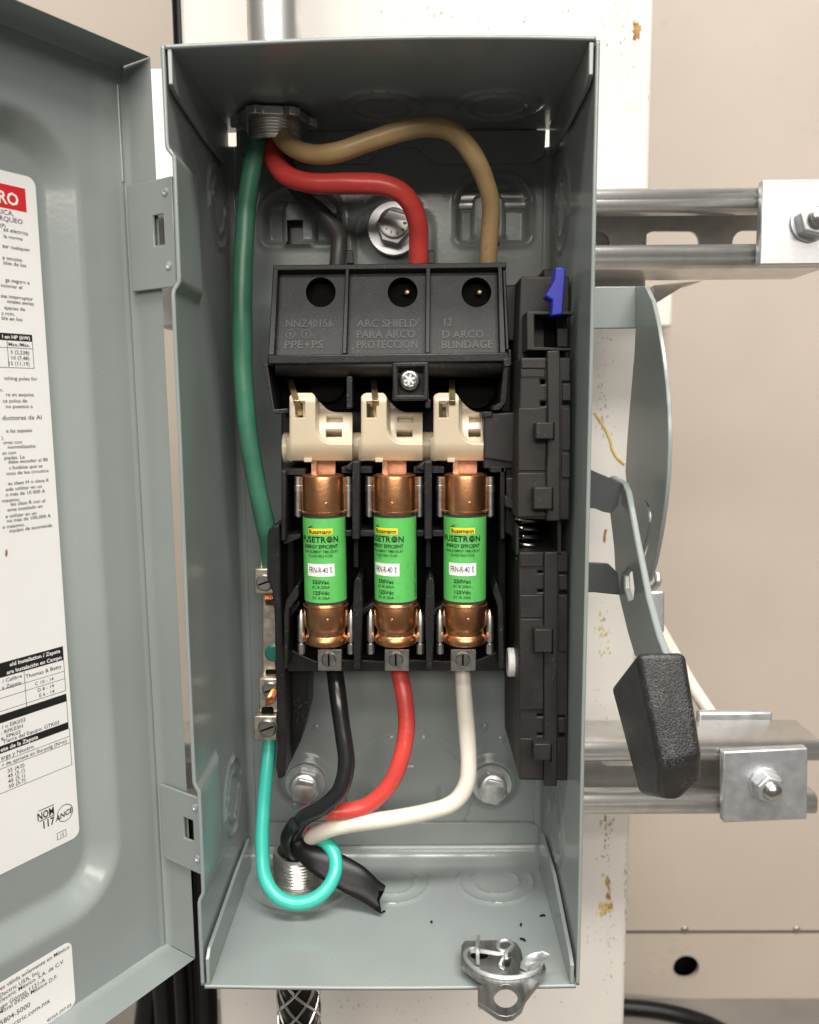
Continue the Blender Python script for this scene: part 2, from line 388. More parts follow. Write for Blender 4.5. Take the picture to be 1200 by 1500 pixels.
for i, (x0, x1, Y, r, _) in enumerate(cbl):
    b = Mesh(); p = at(x0, 1390, Y); q = at(x1, 1500, Y)
    dv = (q - p).normalized()
    b.tube([p - dv * 140, p - dv * 60 + Vector((1.5, 0, 0)), p, q, q + dv * 60 + Vector((-2, 0, 0)), q + dv * 150, q + dv * 390], r, 14)
    tag(b.build('hanging_cable', M_rubber, None), names[i], 'cable', 'black cables hanging at lower left')

# strut channels ----------------------------------------------------------
def strut(label, ztop, zbot, Y0, xend, slots, Yb=41):
    xs = -150
    t = thing('strut_channel', label, 'strut', (xend - 50, Y0, zbot), 'strut channels holding the enclosure')
    h = ztop - zbot; L = 9.5; R = 3.2
    # section in (Y, Z): thin folded sheet with in-turned lips
    def sec(zc, sg):
        pts = [(Y0 + Yb, 0), (Y0 + R, 0)]
        for k in range(5): a = pi / 2 * k / 4; pts.append((Y0 + R - R * sin(a), R - R * cos(a)))
        pts.append((Y0, L - R))
        for k in range(5): a = pi / 2 * k / 4; pts.append((Y0 + R - R * cos(a), L - R + R * sin(a)))
        pts.append((Y0 + 9, L))
        return [(y, zc + sg * z) for y, z in pts]
    for zc, sg, nm in ((ztop, -1, 'upper_rail'), (zbot, 1, 'lower_rail')):
        q = Mesh(); ss = sec(zc, sg); k = len(ss)
        sk = Yb * .5 if False else 0
        vs = [Vector((xs, y, z)) for y, z in ss] + [Vector((xend, y, z)) for y, z in ss]
        q.add(vs, [(i, i + 1, k + i + 1, k + i) for i in range(k - 1)])
        q.build(nm, M_galv, t, solid=1.6 * (1 if sg < 0 else -1))
    q = Mesh(); zm = (ztop + zbot) / 2
    out = [Vector((xs, Y0 + Yb, zbot)), Vector((xend, Y0 + Yb, zbot)), Vector((xend, Y0 + Yb, ztop)), Vector((xs, Y0 + Yb, ztop))]
    hs = []
    for c, hl, hh in slots:
        hs.append([Vector((c + (hl - hh) * (1 if cos(a) > 0 else -1) + hh * cos(a), Y0 + Yb, zm + hh * sin(a))) for a in frange(.01, 2 * pi + .01, 24)[:-1]])
    q.plate(out, hs, Vector((0, -1, 0)), 2.05); q.build('slotted_back', M_galv, t)
    return t
zU0, zU1 = at(950, 278, 110).z, at(950, 389, 110).z
sc = at(983, 350, 151).x
strut('upper galvanized strut channel with an oblong slot beside the white post', zU0, zU1, 110, at(1215, 340, 110).x, [(sc, 16, 6.5), (sc + 51, 16, 6.5), (sc - 51, 16, 6.5)])
zL0, zL1 = at(950, 1090, 108).z, at(950, 1191, 108).z
strut('lower galvanized strut channel passing behind the black handle grip', zL0, zL1, 108, at(1199, 1130, 108).x, [(sc - 20, 16, 6.5)], 31)

def clamp(label, x0, y0, x1, y1, Y, nx, ny, tilt, nutr, axis):
    p = at(x0, y0, Y); q = at(x1, y1, Y); c = (p + q) / 2
    t = thing('square_washer', label, 'washer', (c.x, Y, q.z), 'square washers on the struts')
    m = Matrix.Rotation(tilt, 3, 'Y')
    w = (q.x - p.x) / 2; h = (p.z - q.z) / 2
    b = Mesh()
    cs = [Vector((sx * w, 0, sz * h)) for sx, sz in ((-1, -1), (1, -1), (1, 1), (-1, 1))]
    b.hexa([c + m @ v for v in cs], [c + m @ (v + Vector((0, 6, 0))) for v in cs]); b.build('plate', M_zinc, t, bevel=.8)
    nc = at(nx, ny, Y); ax = Vector(axis).normalized()
    b = Mesh(); b.lathe(nc - ax * .2, ax, [(nutr * 1.08, 0), (nutr * 1.08, 1), (nutr * 1.0, 1.2)], 36); b.build('flat_washer', M_zinc, t, bevel=.3)
    b = Mesh(); b.lathe(nc, ax, [(nutr * .98, .5), (nutr * .98, 7), (nutr * .86, 8)], 6); b.build('nut', M_zinc, t, bevel=.6)
    prof = []
    for k in range(12): prof += [(nutr * .55, 5 + k * .5), (nutr * .51, 5.25 + k * .5)]
    b = Mesh(); b.lathe(nc, ax, prof + [(nutr * .5, 11.4), (nutr * .36, 12.4), (.2, 12.8)], 20); b.build('threaded_rod', M_steel, t)
clamp('bright zinc square washer and nut on the upper strut', 1118, 263, 1245, 387, 103, 1186, 325, radians(0), 9.5, (.04, -1, .03))
clamp('dull zinc square washer with rounded bolt end on the lower strut', 1062, 1099, 1180, 1203, 101, 1121, 1148, radians(-2.5), 8.6, (.02, -1, .0))

b = Mesh(); b.hexa([at(958, 418, 170), at(1030, 411, 170), at(1000, 420, 170), at(958, 446, 170)], [v + Vector((0, 14, 0)) for v in (at(958, 418, 170), at(1030, 411, 170), at(1000, 420, 170), at(958, 446, 170))])
tag(b.build('brace_strip', M_galv, None), 'grey steel brace strip slanting under the upper strut', 'brace')
b = Mesh(); b.pr(930, 425, 985, 479, wy - 32, wy); tag(b.build('junction_box', M_wplast, None, bevel=3), 'small white box on the wall behind the brace strip', 'box')
b = Mesh(); b.pr(930, 866, 974, 928, 160, 190); tag(b.build('zinc_bracket', M_zinc, None, bevel=1.5), 'small zinc bracket on the post edge behind the handle arm', 'bracket')
b = Mesh(); p, q = at(1023, 1043, 141), at(1132, 1043, 141); b.box(p.x, q.x, 140.2, 146, zL0 - 25, p.z); tag(b.build('zinc_bar', M_zinc, None, bevel=1.5), 'short flat zinc bar standing against the back edge of the lower strut', 'bar')
b = Mesh(); b.tube([at(948, 890, 172), at(985, 955, 166), at(1012, 1002, 160), at(1044, 1050, 151)], 4.2, 12); tag(b.build('round_rod', M_wwhite, None), 'pale round rod slanting down behind the black grip', 'rod')

# ================================================================== ENCLOSURE
enc = thing('electrical_enclosure', 'open grey steel switch enclosure with its door swung to the left', 'electrical box', (0, D, -HZ))
# back panel, pressed
bx0, bx1 = -HW + 4, HW - 4
CB = [(at(577, 335, D), 13.5), (at(447, 1142, D), 11), (at(720, 1143, D), 11)]       # bolt seats
pkL = (at(385, 360, D), at(500, 277, D)); pkR = (at(668, 357, D), at(778, 256, D))
slL = (at(434, 332, D)); slR = (at(722, 330, D))
def back_h(x, z):      # + = towards viewer
    h = 0.0
    for c, r in CB:
        d = sqrt((x - c.x) ** 2 + (z - c.z) ** 2)
        h += 3.0 * (1 - sstep(r, r + 6, d))
    dc = rbox_sd(x, z, (CB[0][0].x), CB[0][0].z - 12, 22, 24, 14)
    h -= 3.0 * (1 - sstep(-3, 0, dc)) * .9
    for a, c in (pkL, pkR):
        cx, cz = (a.x + c.x) / 2, (a.z + c.z) / 2; hx, hz = abs(c.x - a.x) / 2, abs(c.z - a.z) / 2
        rr = 15 if z > cz else 4
        sd = rbox_sd(x, z, cx, cz, hx, hz, min(rr, hx, hz))
        h -= 7.5 * (1 - sstep(-3.0, 0, sd)); h += 1.0 * math.exp(-((sd - .8) / .9) ** 2)
        f = rbox_sd(x, z, cx - 2, cz - 3, 9, 12, 4)
        h += 3.6 * (1 - sstep(-1.2, .5, f))
    d = sqrt((x - kb.x) ** 2 + (z - kb.z) ** 2)
    for r in (36, 18):
        h -= .9 * math.exp(-((d - r) / .55) ** 2)
    h += 3.0 * (1 - sstep(0, 9, z + HZ - 4 )) * .0
    h += .8 * sstep(-178, -172, z) * 0
    return h
kb = at(598, 1165, D)
def skipb(x, z):
    if (x > HW - 7 and z > HZ - 8) or (x < -HW + 5 and z > HZ - 7): return True
    for c in (slL, slR):
        if abs(x - c.x + 1) < 4.2 and abs(z - c.z + 3) < 7: return True
    return False
b = Mesh(); b.grid(lambda x, z: Vector((x, D - back_h(x, z), z)), frange(bx0, bx1, 150), frange(-HZ + 5, HZ + .3, 340), skip=skipb)
b.build('back_panel', M_grey, enc, smooth=60)
for c in (slL, slR):
    b = Mesh(); b.box(c.x - 12, c.x + 10, D + 12, D + 13, c.z - 16, c.z + 12); b.build('slot_backing_or_shade', M_enamshade, enc)  # dark sheet standing in for the shade behind the slots
# side walls with rounded rear bend
def rec(z, Y, z0, z1, Yd):      # hinge recess pressed into the left wall
    return sstep(z0 - 1.5, z0 + 3, z) * (1 - sstep(z1 - 3, z1 + 1.5, z)) * (1 - sstep(Yd - 6, Yd, Y + (z - z0) * 0.02))
def left_x(Y, z):
    x = -HW + 2.6 * rec(z, Y, at(240, 424, 0).z, at(235, 219, 0).z, 40) + 1.9 * rec(z, Y, at(285, 1318, 0).z, at(275, 1152, 0).z, 40)
    d = sqrt(((Y - kl1[0]) ** 2) + (z - kl1[1]) ** 2)
    for (ky, kz) in (kl1, kl2):
        d = sqrt((Y - ky) ** 2 + (z - kz) ** 2)
        for r in (19, 12): x += 1.2 * math.exp(-((d - r) / .9) ** 2)
    x += .35 * noise.noise((Y * .02, z * .012, 3))
    return x
kl1 = (80, 155); kl2 = (66, -140)
def side_pts(fx, sg):
    def f(s_, z):
        if s_ <= D - 4: return Vector((fx(s_, z), s_, z))
        a = (s_ - (D - 4)) / 6.28 * pi / 2
        return Vector((fx(D - 4, z) + sg * (4 - 4 * cos(a)), D - 4 + 4 * sin(a), z))
    return f
ss = [-.0] + frange(.6, D - 4, 64) + [D - 4 + 6.28 * k / 6 for k in range(1, 7)]
zz = frange(-HZ + .2, HZ - .2, 240)
b = Mesh(); b.grid(side_pts(left_x, 1), ss, zz, skip=lambda q, z: q > D - 1.2 and z > HZ - 7); b.build('side_wall', M_grey, enc, smooth=50, solid=-1.5)
def right_x(Y, z):
    x = HW
    for (ky, kz) in ((56, -150), (70, 150)):
        d = sqrt((Y - ky) ** 2 + (z - kz) ** 2)
        for r in (19, 12): x -= 1.0 * math.exp(-((d - r) / .9) ** 2)
    return x - .3 * noise.noise((Y * .02, z * .01, 9))
b = Mesh(); b.grid(side_pts(right_x, -1), ss, zz, skip=lambda q, z: q > D - 3.5 and z > HZ - 9); b.build('side_wall', M_grey, enc, smooth=50, solid=1.5)
# top and bottom walls
def ring(x, y, c, rs, a, w=.8):
    d = sqrt((x - c[0]) ** 2 + (y - c[1]) ** 2); return sum(a * math.exp(-((d - r) / w) ** 2) for r in rs)
KT = [(-2, 68), (52, 69)]; KB = [(-1, 80), (54.5, 80)]
def corner(x, Y):      # rounded front-edge corner where the walls meet
    return 0
def top_z(x, Y):
    f = 1 - Y / D
    z = HZ + f * (2.2 * cos((x - 22) / 95 * pi / 2) - 1.6)
    for c in KT: z -= ring(x, Y, c, (19, 12.5), 1.3, .9)
    return z
def bot_z(x, Y):
    f = 1 - Y / D
    z = -HZ - f * 1.2 * cos(x / 90 * pi / 2) + .4
    for c in KB: z += ring(x, Y, c, (20, 12.5), 1.1, .9) * (1 - sstep(84, 90, Y))
    z += ring(x, Y, (-51.5, 82), (29, 22), .8, 1.0) * (1 - sstep(84, 90, Y))
    return z
ys = frange(0, D, 104); xs_ = frange(-HW + .1, HW - .1, 150)
b = Mesh(); b.grid(lambda x, y: Vector((x, y, top_z(x, y))), xs_, ys); b.build('top_wall', M_grey, enc, smooth=50, solid=1.5)
ysb = frange(0, D - 12, 92)
def bot_pt(x, s_):
    if s_ <= D - 12: return Vector((x, s_, bot_z(x, s_)))
    a = (s_ - (D - 12)) / 18.85 * pi / 2; return Vector((x, D - 12 + 12 * sin(a), bot_z(x, D - 12) + 12 - 12 * cos(a)))
b = Mesh(); b.grid(bot_pt, xs_, ysb + [D - 12 + 18.85 * k / 10 for k in range(1, 11)]); b.build('bottom_wall', M_grey, enc, smooth=50, solid=-1.5)
# folded flaps
def yz_plate(name, X0, X1, poly, m=M_grey, par=enc, bev=.3):
    q = Mesh(); N = Vector((-1, 0, 0)) if X0 < X1 else Vector((1, 0, 0))
    q.plate([Vector((X0, y, z)) for y, z in poly], [], N, abs(X1 - X0)); return q.build(name, m, par, bevel=bev)
yz_plate('corner_flap', HW - 2.6, HW - .9, [(0.3, -HZ + .6), (0.3, -187), (5, -184.5), (48, -173), (88, -173), (92, -178), (92, -HZ + .6)])
yz_plate('corner_flap', -HW + 2.6, -HW + .9, [(0.3, -HZ + .6), (0.3, -184), (4, -181), (60, -178), (92, -178), (92, -HZ + .6)])
yz_plate('corner_flap', -HW + 2.6, -HW + .9, [(.3, HZ - .8), (.3, 182), (6, 180), (50, 177), (94, 177), (94, HZ - .8)])
yz_plate('corner_flap', HW - 2.6, HW - .9, [(.3, HZ - .8), (.3, 184), (6, 181.5), (50, 180), (94, 180), (94, HZ - .8)])
pl = YP(D - 1.6)
b = Mesh(); b.ppl([(350, 192), (800, 190), (798, 228), (780, 239), (637, 240), (612, 215), (560, 213), (540, 240), (380, 240), (350, 225)], pl, 1.3); b.build('fold_flap', M_grey, enc, bevel=.5)
b = Mesh(); b.ppl([(376, 1205), (776, 1205), (789, 1210), (791, 1236), (380, 1240)], pl, 1.3); b.build('fold_flap', M_grey, enc, bevel=.5)
# small pressed dimples and rivets on the back
for px, py, r in ((464, 1066, 2), (710, 1065, 2), (734, 1084, 2.3), (742, 1168, 1.4), (432, 1180, 2.0), (732, 1178, 1.6)):
    b = Mesh(); b.lathe(at(px, py, D - .2), (0, -1, 0), [(r, -.2), (r, .5), (r * .6, 1.0), (.1, 1.1)], 16); b.build('dimple', M_grey, enc)

# ---- door
TH = radians(56.7)
dd = Vector((-cos(TH), -sin(TH), 0)); dn = Vector((sin(TH), -cos(TH), 0))
DJ = Vector((-94.4, 20.5, 0)) - dn * 19
zdc = .7; DH = 198.5; DW = 168
ROLL = Matrix.Rotation(radians(-.45), 3, 'Y')
def dpt(u, v, h): 
    p = DJ + dd * u + dn * h + Vector((0, 0, v)); p.x += -(v) * .0055; return p
def door_h(u, v):
    sd = rbox_sd(u, v, DW / 2, 6, DW / 2 - 21, 167, 28)
    h = 0.0
    for k in (-1.6, -.8, 0, .8, 1.6): h -= 9.0 / 5 * (1 - min(1, max(0, (sd + k + 11.5) / 10.0)))
    h += .5 * math.exp(-((u - 1.0) / 1.2) ** 2)
    return h
b = Mesh(); b.grid(lambda u, v: dpt(u, v, door_h(u, v)), frange(0, 60, 130) + frange(63, DW, 35), frange(-DH + zdc, DH + zdc, 300))
R_ = 2.5
def flange(fn, L, n=20): pass
# hinge-side flange, top flange, bottom flange, far flange: rounded fold then straight lip of 19 mm
def fl_hinge(s_, v):
    return dpt(-.02 if s_ > R_ else -(R_ - R_ * cos(0)) , v, s_)
for a in (0,):
    us = frange(0, 19, 8)
    b.grid(lambda s_, v: dpt(-R_ * sin(min(1, s_ / R_) * pi / 2) * .6, v, s_), us, frange(-DH + zdc - 1.2, DH + zdc + 1.2, 60))
    b.grid(lambda s_, v: dpt(DW, v, s_), us, [-DH + zdc, DH + zdc])
    b.grid(lambda u, s_: dpt(u, DH + zdc + R_ * sin(min(1, s_ / R_) * pi / 2) * .5, s_), frange(-1.2, DW, 30), us)
    b.grid(lambda u, s_: dpt(u, -DH + zdc - R_ * sin(min(1, s_ / R_) * pi / 2) * .5, s_), frange(-1.2, DW, 30), us)
door = b.build('door', M_grey, enc, smooth=40)
door['label'] = 'open grey door with a pressed centre panel and two white stickers'
b = Mesh()
for v, sgn in ((145, 1), (-120, -1)):
    pass
b = Mesh(); b.tube([dpt(.9, 193 - 3 * k, .35) for k in range(0, 14)], .55, 8); b.build('weld_bead', M_grey, door)
# hinge plates
for y0, y1, slots in ((270, 427, (318, 362, 288, 392)), (1137, 1262, (1183, 1222, 1158, 1248))):
    zt = on(215, y0, Plane(dpt(-1.4, 0, 8), dd)).z; zb = on(215 if y0 < 600 else 262, y1, Plane(dpt(-1.4, 0, 8), dd)).z
    q = Mesh()
    P = lambda h, z, o=.0: dpt(1.0 + o, z, h)
    sh = 21.5; sz0, sz1 = zt - (zt - zb) * .32, zt - (zt - zb) * .60
    q.plate([P(3, zb), P(31, zb), P(31, zt), P(3, zt)], [[P(18.5, sz1), P(25, sz1), P(25, sz0), P(18.5, sz0)]], dd, 1.4)
    hp = q.build('hinge_plate', M_grey, enc, bevel=.4)
    for z in (zt - (zt - zb) * .13, zt - (zt - zb) * .8):
        q = Mesh(); q.lathe(P(27, z, .2), dd, [(1.6, -.6), (1.6, .3), (1.0, .5), (.8, .0), (.1, -.1)], 16); q.build('rivet', M_zinc, hp)
    q = Mesh(); q.box(-1, 1, -1, 1, -1, 1); q.v = [P(21.7 + v.x * 3.2, (sz0 + sz1) / 2 + v.z * (sz0 - sz1) / 2 * .98, -6 + v.y * .6) for v in q.v]; q.build('slot_backing_or_shade', M_blackdull, hp)

# ---- stickers on the door
def drec(px, py, h): 
    pl = Plane(dpt(0, 0, h), dn); p = on(px, py, pl)
    q = p - DJ - dn * h; v = q.z; q = q + Vector((v * .0055, 0, 0)); return q.dot(dd), v
def sticker(name, u0, u1, v0, v1, h, rad, label):
    b = Mesh()
    # u0 is the edge near the hinge
    pts = []
    for (cu, cv, a0) in ((u0 + rad, v1 - rad, 90), (u1 - rad, v1 - rad, 0), (u1 - rad, v0 + rad, -90), (u0 + rad, v0 + rad, -180)):
        arc = [(cu + rad * cos(radians(a0 + 90 - k * 15)), cv + rad * sin(radians(a0 + 90 - k * 15))) for k in range(7)]
        pts += arc
    b.plate([dpt(u, v, h + .18) for u, v in pts], [], dn, .15, M_white)
    return b
HR = -9.0
UX = -dd; UZ = Vector((0, 0, 1))
def line(b, px, py, txt, size, h, al='R', wx=1.12, bold=False, m=None):
    u, v = drec(px, py, h)
    b.text(txt, dpt(u, v - size * .35, h + .26), UX + Vector((0, 0, 0)), Vector((-.0055, 0, 1)).normalized(), size, m or M_ink, al, wx, bold=bold)
def rect(b, u0, u1, v0, v1, h, m): b.add([dpt(u1, v0, h), dpt(u0, v0, h), dpt(u0, v1, h), dpt(u1, v1, h)], [(0, 1, 2, 3)], m)
ue = 36.2
u_far = 125
vt, vb = drec(0, 248, HR)[1], drec(0, 1280, HR)[1]
b = sticker('label_sticker', ue - .6, u_far, vb, vt, HR, 3.5, '')
v1 = drec(37, 276, HR)[1]; v0 = drec(40, 311, HR)[1]; ur = drec(39, 293, HR)[0]
rect(b, ur, u_far - 5, v0, v1, HR + .23, M_red)
line(b, 28, 293, 'RO', 6.6, HR, bold=True, m=M_white, wx=.92)
T1 = [(21, 313, 'RICA,', 2.6), (34, 325, 'RQUEO', 2.6), (9, 331, '(P)', 2.05), (42, 342, 'ad eléctrica', 2.05), (34, 350, 'la norma', 2.05), (45, 366, 'zar cualquier', 2.05),
      (33, 381, 'e tensión', 2.05), (39, 389, 'bles de los', 2.05), (44, 414, 'ga seguro a', 2.05), (33, 421, 'ncionar el', 2.05), (49, 438, 'ste interruptor', 2.05),
      (50, 445, 'onales serias', 2.05), (37, 453, 'apaces de', 2.05), (22, 460, 's rcm.', 2.05), (33, 468, 'ble en los', 2.05), (55, 555, 'tching poles for', 2.05), (5, 571, 'n.', 2.05),
      (50, 578, 'ra en esquina', 2.05), (40, 587, 'ce polos de', 2.05), (48, 595, 'no puestos a', 2.05), (61, 611, 'ductores de Al', 2.6), (47, 630, 'e las zapatas', 2.05), (6, 641, ').', 2.05),
      (32, 647, 'ores con', 2.05), (52, 653, 'normalizados', 2.05), (23, 662.5, 'as con', 2.05), (36, 669, 'piadas. La', 2.05), (70, 673, 'debe exceder el 80', 2.05), (62, 682, 's fusibles que se', 2.05),
      (71, 689, 'ntos de los circuitos', 2.05), (72, 703, 'as clase H o clase K', 2.05), (61, 712, 'ede utilizar en un', 2.05), (66, 719, 'o más de 10 000 A', 2.05), (29, 731, 'máximo.', 2.05),
      (66, 733, 'les class R con el', 2.05), (62, 741, 'ente instalado en', 2.05), (53, 751, 'e utilizar en un', 2.05), (74, 755, 'no más de 100,000 A', 2.05), (36, 768, 'o máximo.', 2.05), (76, 769, 'equipo de acometida', 2.05)]
for px, py, t, s_ in T1: line(b, px, py, t, s_, HR, wx=1.08)
def band(v1, v0, u=37.6): rect(b, u, u_far - 6, v0, v1, HR + .22, M_ink)
def hl(v, u=37.6, u1=None, t=.2): rect(b, u, u1 or u_far - 6, v - t / 2, v + t / 2, HR + .22, M_ink)
def vl(u, v0, v1, t=.22): rect(b, u, u + t, v0, v1, HR + .23, M_ink)
def tv(u, v, txt, size=2.05, bold=False, m=None, wx=1.08): b.text(txt, dpt(u, v - size * .35, HR + .27), UX, Vector((-.0055, 0, 1)).normalized(), size, m or M_ink, 'R', wx, bold=bold)
band(87.8, 85.0, 41.7); tv(42.6, 86.4, 'l en HP (kW)', 2.0, True, M_white); tv(42.9, 83.6, 'Max./Máx.'); hl(82.2, 41.7); tv(43.4, 80.6, '3 (2,238)'); tv(43.5, 78.4, '10 (7,48)'); tv(43.6, 76.2, '15 (11,19)'); hl(74.5, 41.7); vl(41.6, 74.5, 87.8); vl(52.2, 74.5, 85)
band(-42, -48); tv(38.9, -43.6, 'eld Installation / Zapata', 2.2, True, M_white); tv(38.4, -46.5, 'ara Instalación en Campo', 2.2, True, M_white)
vl(37.5, -61.6, -42); vl(55.4, -66, -48); hl(-53.0); hl(-56.3); hl(-61.6); hl(-66.2, 55)
tv(39.0, -50.4, 'Thomas & Betts', 2.3); tv(56.6, -49.5, '/ Calibre', 2.2); tv(57.0, -52.1, 'a Zapata', 2.2); tv(42.8, -54.7, 'C 10 - 14'); tv(42.9, -57.7, 'D 8 - 14'); tv(42.9, -60.1, 'E 6 - 14')
band(-63, -66.4); vl(37.4, -78.7, -63); tv(56.4, -68.1, '/ o EIK032', 2.2); tv(57.8, -70.4, ': RFK03H', 2.2); tv(59.0, -72.6, 'a: FPK03', 2.2); tv(41.7, -74.3, 'Tierra del Equipo: GTK03', 2.2)
band(-75.7, -78.8); tv(51.6, -77.25, 'ete de la Zapata', 2.3, True, M_white); tv(53.8, -80.6, 'arga y Neutro', 2.3); hl(-82.2, 37.3); tv(38.8, -83.6, 'r de apriete en lbs-pulg (N•m)', 2.2); hl(-85.1, 37.3)
tv(58.4, -87.0, '35 (4.0)', 2.2); tv(58.4, -89.2, '45 (5.1)', 2.2); tv(58.4, -91.4, '45 (5.1)', 2.2); tv(58.4, -93.6, '50 (5.7)', 2.2); hl(-95.2, 37.0); vl(37.0, -95.2, -78.7)
tv(46.9, -111.8, 'NOM', 4.6, True, wx=.72); tv(46.9, -116.2, '117', 4.6, True, wx=.85)
hl(-109.4, 46.6, 53.8, .35); hl(-114.0, 46.6, 53.8, .35)
u, v = drec(94, 1190, HR)
for k in range(40):
    a0, a1 = 2 * pi * k / 40, 2 * pi * (k + 1) / 40
    b.add([dpt(u + r * cos(a), v + r * sin(a), HR + .22) for r, a in ((3.5, a0), (3.8, a0), (3.8, a1), (3.5, a1))], [(0, 1, 2, 3)], M_ink)
b.text('ANCE', dpt(u + 4.6, v - 2.0, HR + .27), (UX + UZ * .13), (UZ + UX * .1), 3.3, M_ink, 'L', .92, bold=True)
u, v = drec(89, 1222, HR); rect(b, u - 2.2, u + 2.2, v - 1.6, v + 1.6, HR + .2, M_ink); rect(b, u - 1.95, u + 1.95, v - 1.35, v + 1.35, HR + .22, M_white)
b.text('15', dpt(u, v - .8, HR + .25), UX, UZ, 2.2, M_ink, 'C')
u, v = drec(9, 810, HR); b.add([dpt(u + cos(a) * .55, v + sin(a) * 1.5 + cos(a) * -.4, HR + .25) for a in frange(0, 2 * pi, 12)[:-1]], [tuple(range(12))], M_stain)
b.build('label_sticker', M_white, door)
u1, v1 = drec(102, 1378, 0); _, v0 = drec(108, 1471, 0)
b = sticker('label_sticker', u1 - .2, 130, v0, v1 + .5, 0, 3.0, '')
for px, py, t, s_ in ((99.5, 1385, 'es válida solamente en México', 2.5), (56, 1421, 'Electric USA, Inc.', 2.5), (92, 1406, 'Electric México, S.A. de C.V.', 2.5), (64, 1433, 'Hugo Gómez 1121-A', 2.5),
                      (82, 1428, 'l Moral 09300 México D.F.', 2.5), (42, 1469, '5804-5000', 3.0), (71, 1463, 'electric.com.mx', 3.0), (102, 1470, '40265-597-03', 2.05)):
    line(b, px, py, t, s_, 0, wx=1.0)
b.build('label_sticker', M_white, door)

# ================================================================== BOLTS
def hexbolt(label, px, py, Y, r, washer, hh, text=None):
    c = at(px, py, Y)
    t = thing('hex_bolt', label, 'bolt', (c.x, Y, c.z - washer), 'hex bolts fixing the enclosure to its struts')
    b = Mesh(); b.lathe(c, (0, -1, 0), [(washer, -1), (washer, .9), (washer - .4, 1.5), (r * .8, 1.6)], 36); b.build('washer', M_zinc, t)
    b = Mesh(); b.lathe(c, Matrix.Rotation(.12, 3, 'X') @ Vector((0, -1, 0)), [(r * 1.06, 1.2), (r * 1.06, hh - 1.4), (r * .98, hh - .5)], 6); b.build('hex_head', M_zinc, t, bevel=.5)
    b = Mesh(); b.lathe(c + Vector((0, 0, .2)), (0.03, -1, .13), [(r * .90, hh - 1.4), (r * .88, hh - .2), (r * .80, hh + .15)], 28)
    if text:
        for k, ch in enumerate(text):
            a = radians(225 + k * 32); R2 = r * .58
            ux = Vector((-sin(a), 0, cos(a))); uy = Vector((-cos(a), 0, -sin(a)))
            b.text(ch, c + Vector((cos(a) * R2, -hh - .25 + sin(a) * R2 * .13, sin(a) * R2 + 1.4)), ux, -uy, 2.6, M_dark, 'C', bold=True)
    b.build('head_face', M_boltface, t)
hexbolt('zinc hex bolt with stamped head on a wide washer at the top of the box', 577, 335, D - 3, 8.6, 13.5, 9, 'JJ098')
hexbolt('lower left hex bolt beside the black side flange', 448, 1146, D - 3, 8.2, 11.5, 10)
hexbolt('lower right hex bolt beside the white wire', 720, 1147, D - 3, 8.2, 11.5, 10)

# ================================================================== CONDUIT FITTINGS
c = Vector((-53.5, 76, HZ - 1))
t = thing('conduit_locknut', 'zinc conduit nipple and locknut in the box ceiling around the upper wires', 'locknut', (c.x, c.y, HZ))
b = Mesh(); n = 48; vs = []
for zz_ in (-1.2, -5.0):
    for i in range(n):
        a = 2 * pi * i / n; k = i % 8; r = 20.5 if k < 3 else 17
        vs.append(c + Vector((cos(a) * r, sin(a) * r, zz_ - (1.0 if k < 3 else 0) * .6)))
b.add(vs, [(i, (i + 1) % n, n + (i + 1) % n, n + i) for i in range(n)] + [tuple(range(n))[::-1], tuple(range(n, 2 * n))])
b.build('locknut_ring', M_clip, t, bevel=.4)
prof = [(12.6, 0)]
for k in range(8): prof += [(12.6, -2 - k * 1.4), (11.9, -2.7 - k * 1.4)]
prof += [(11.4, -13.4), (10.6, -13.4), (10.4, -2)]
b = Mesh(); b.lathe(c, (0, 0, 1), prof, 40, cap=False); b.build('threaded_nipple', M_clip, t, smooth=20)
p = at(402, 30, 76)
b = Mesh(); b.lathe(Vector((p.x, 76, HZ + 2)), (0, 0, 1), [(12.6, 0), (12.6, 900)], 40); tag(b.build('conduit_pipe', M_galv, None), 'galvanized conduit pipe rising from the top of the enclosure', 'pipe')

c = Vector((-51.5, 84, -HZ))
t = thing('bottom_nipple', 'threaded metal nipple in the box floor inside the teal wire loop', 'pipe fitting', (c.x, c.y, -HZ))
prof = [(16.5, .2), (16.5, 1.8), (14.3, 2)]
for k in range(8): prof += [(14.4, 2.4 + k * 1.7), (13.5, 3.25 + k * 1.7)]
prof += [(13.7, 17), (12.0, 17), (11.6, 4)]
b = Mesh(); b.lathe(c, (0, 0, 1), prof, 44, cap=False); b.build('threaded_collar', M_clip, t, smooth=20)
b = Mesh(); b.lathe(c, (0, 0, 1), [(11.7, 5), (11.7, 5.5)], 32); b.build('bore', M_dark, t)

# cable with woven grip under the box
pa, pb = at(437, 1445, 70), at(437, 1500, 70)
t = thing('gripped_cable', 'black cable in a woven steel wire grip below the box', 'cable', (pa.x, 70, pb.z - 60))
b = Mesh(); b.tube([Vector((pa.x, 70, z)) for z in (-HZ - 4, -230, -270, -400, zfl + 2)], 10.3, 24); b.build('cable_core', M_rubber, t)
for k in range(6):
    for sg in (1, -1):
        b = Mesh()
        pts = []
        for i in range(25):
            z = -HZ - 4 - i * 4.2; a = 2 * pi * k / 6 + sg * i * .33
            r = 11.2 + .35 * sin(i * .33 * 6 * .5 + k * pi + (pi if sg < 0 else 0))
            pts.append(Vector((pa.x + cos(a) * r, 70 + sin(a) * r, z)))
        b.tube(pts, .75, 8, res=2); b.build('grip_wire', M_steel, t)

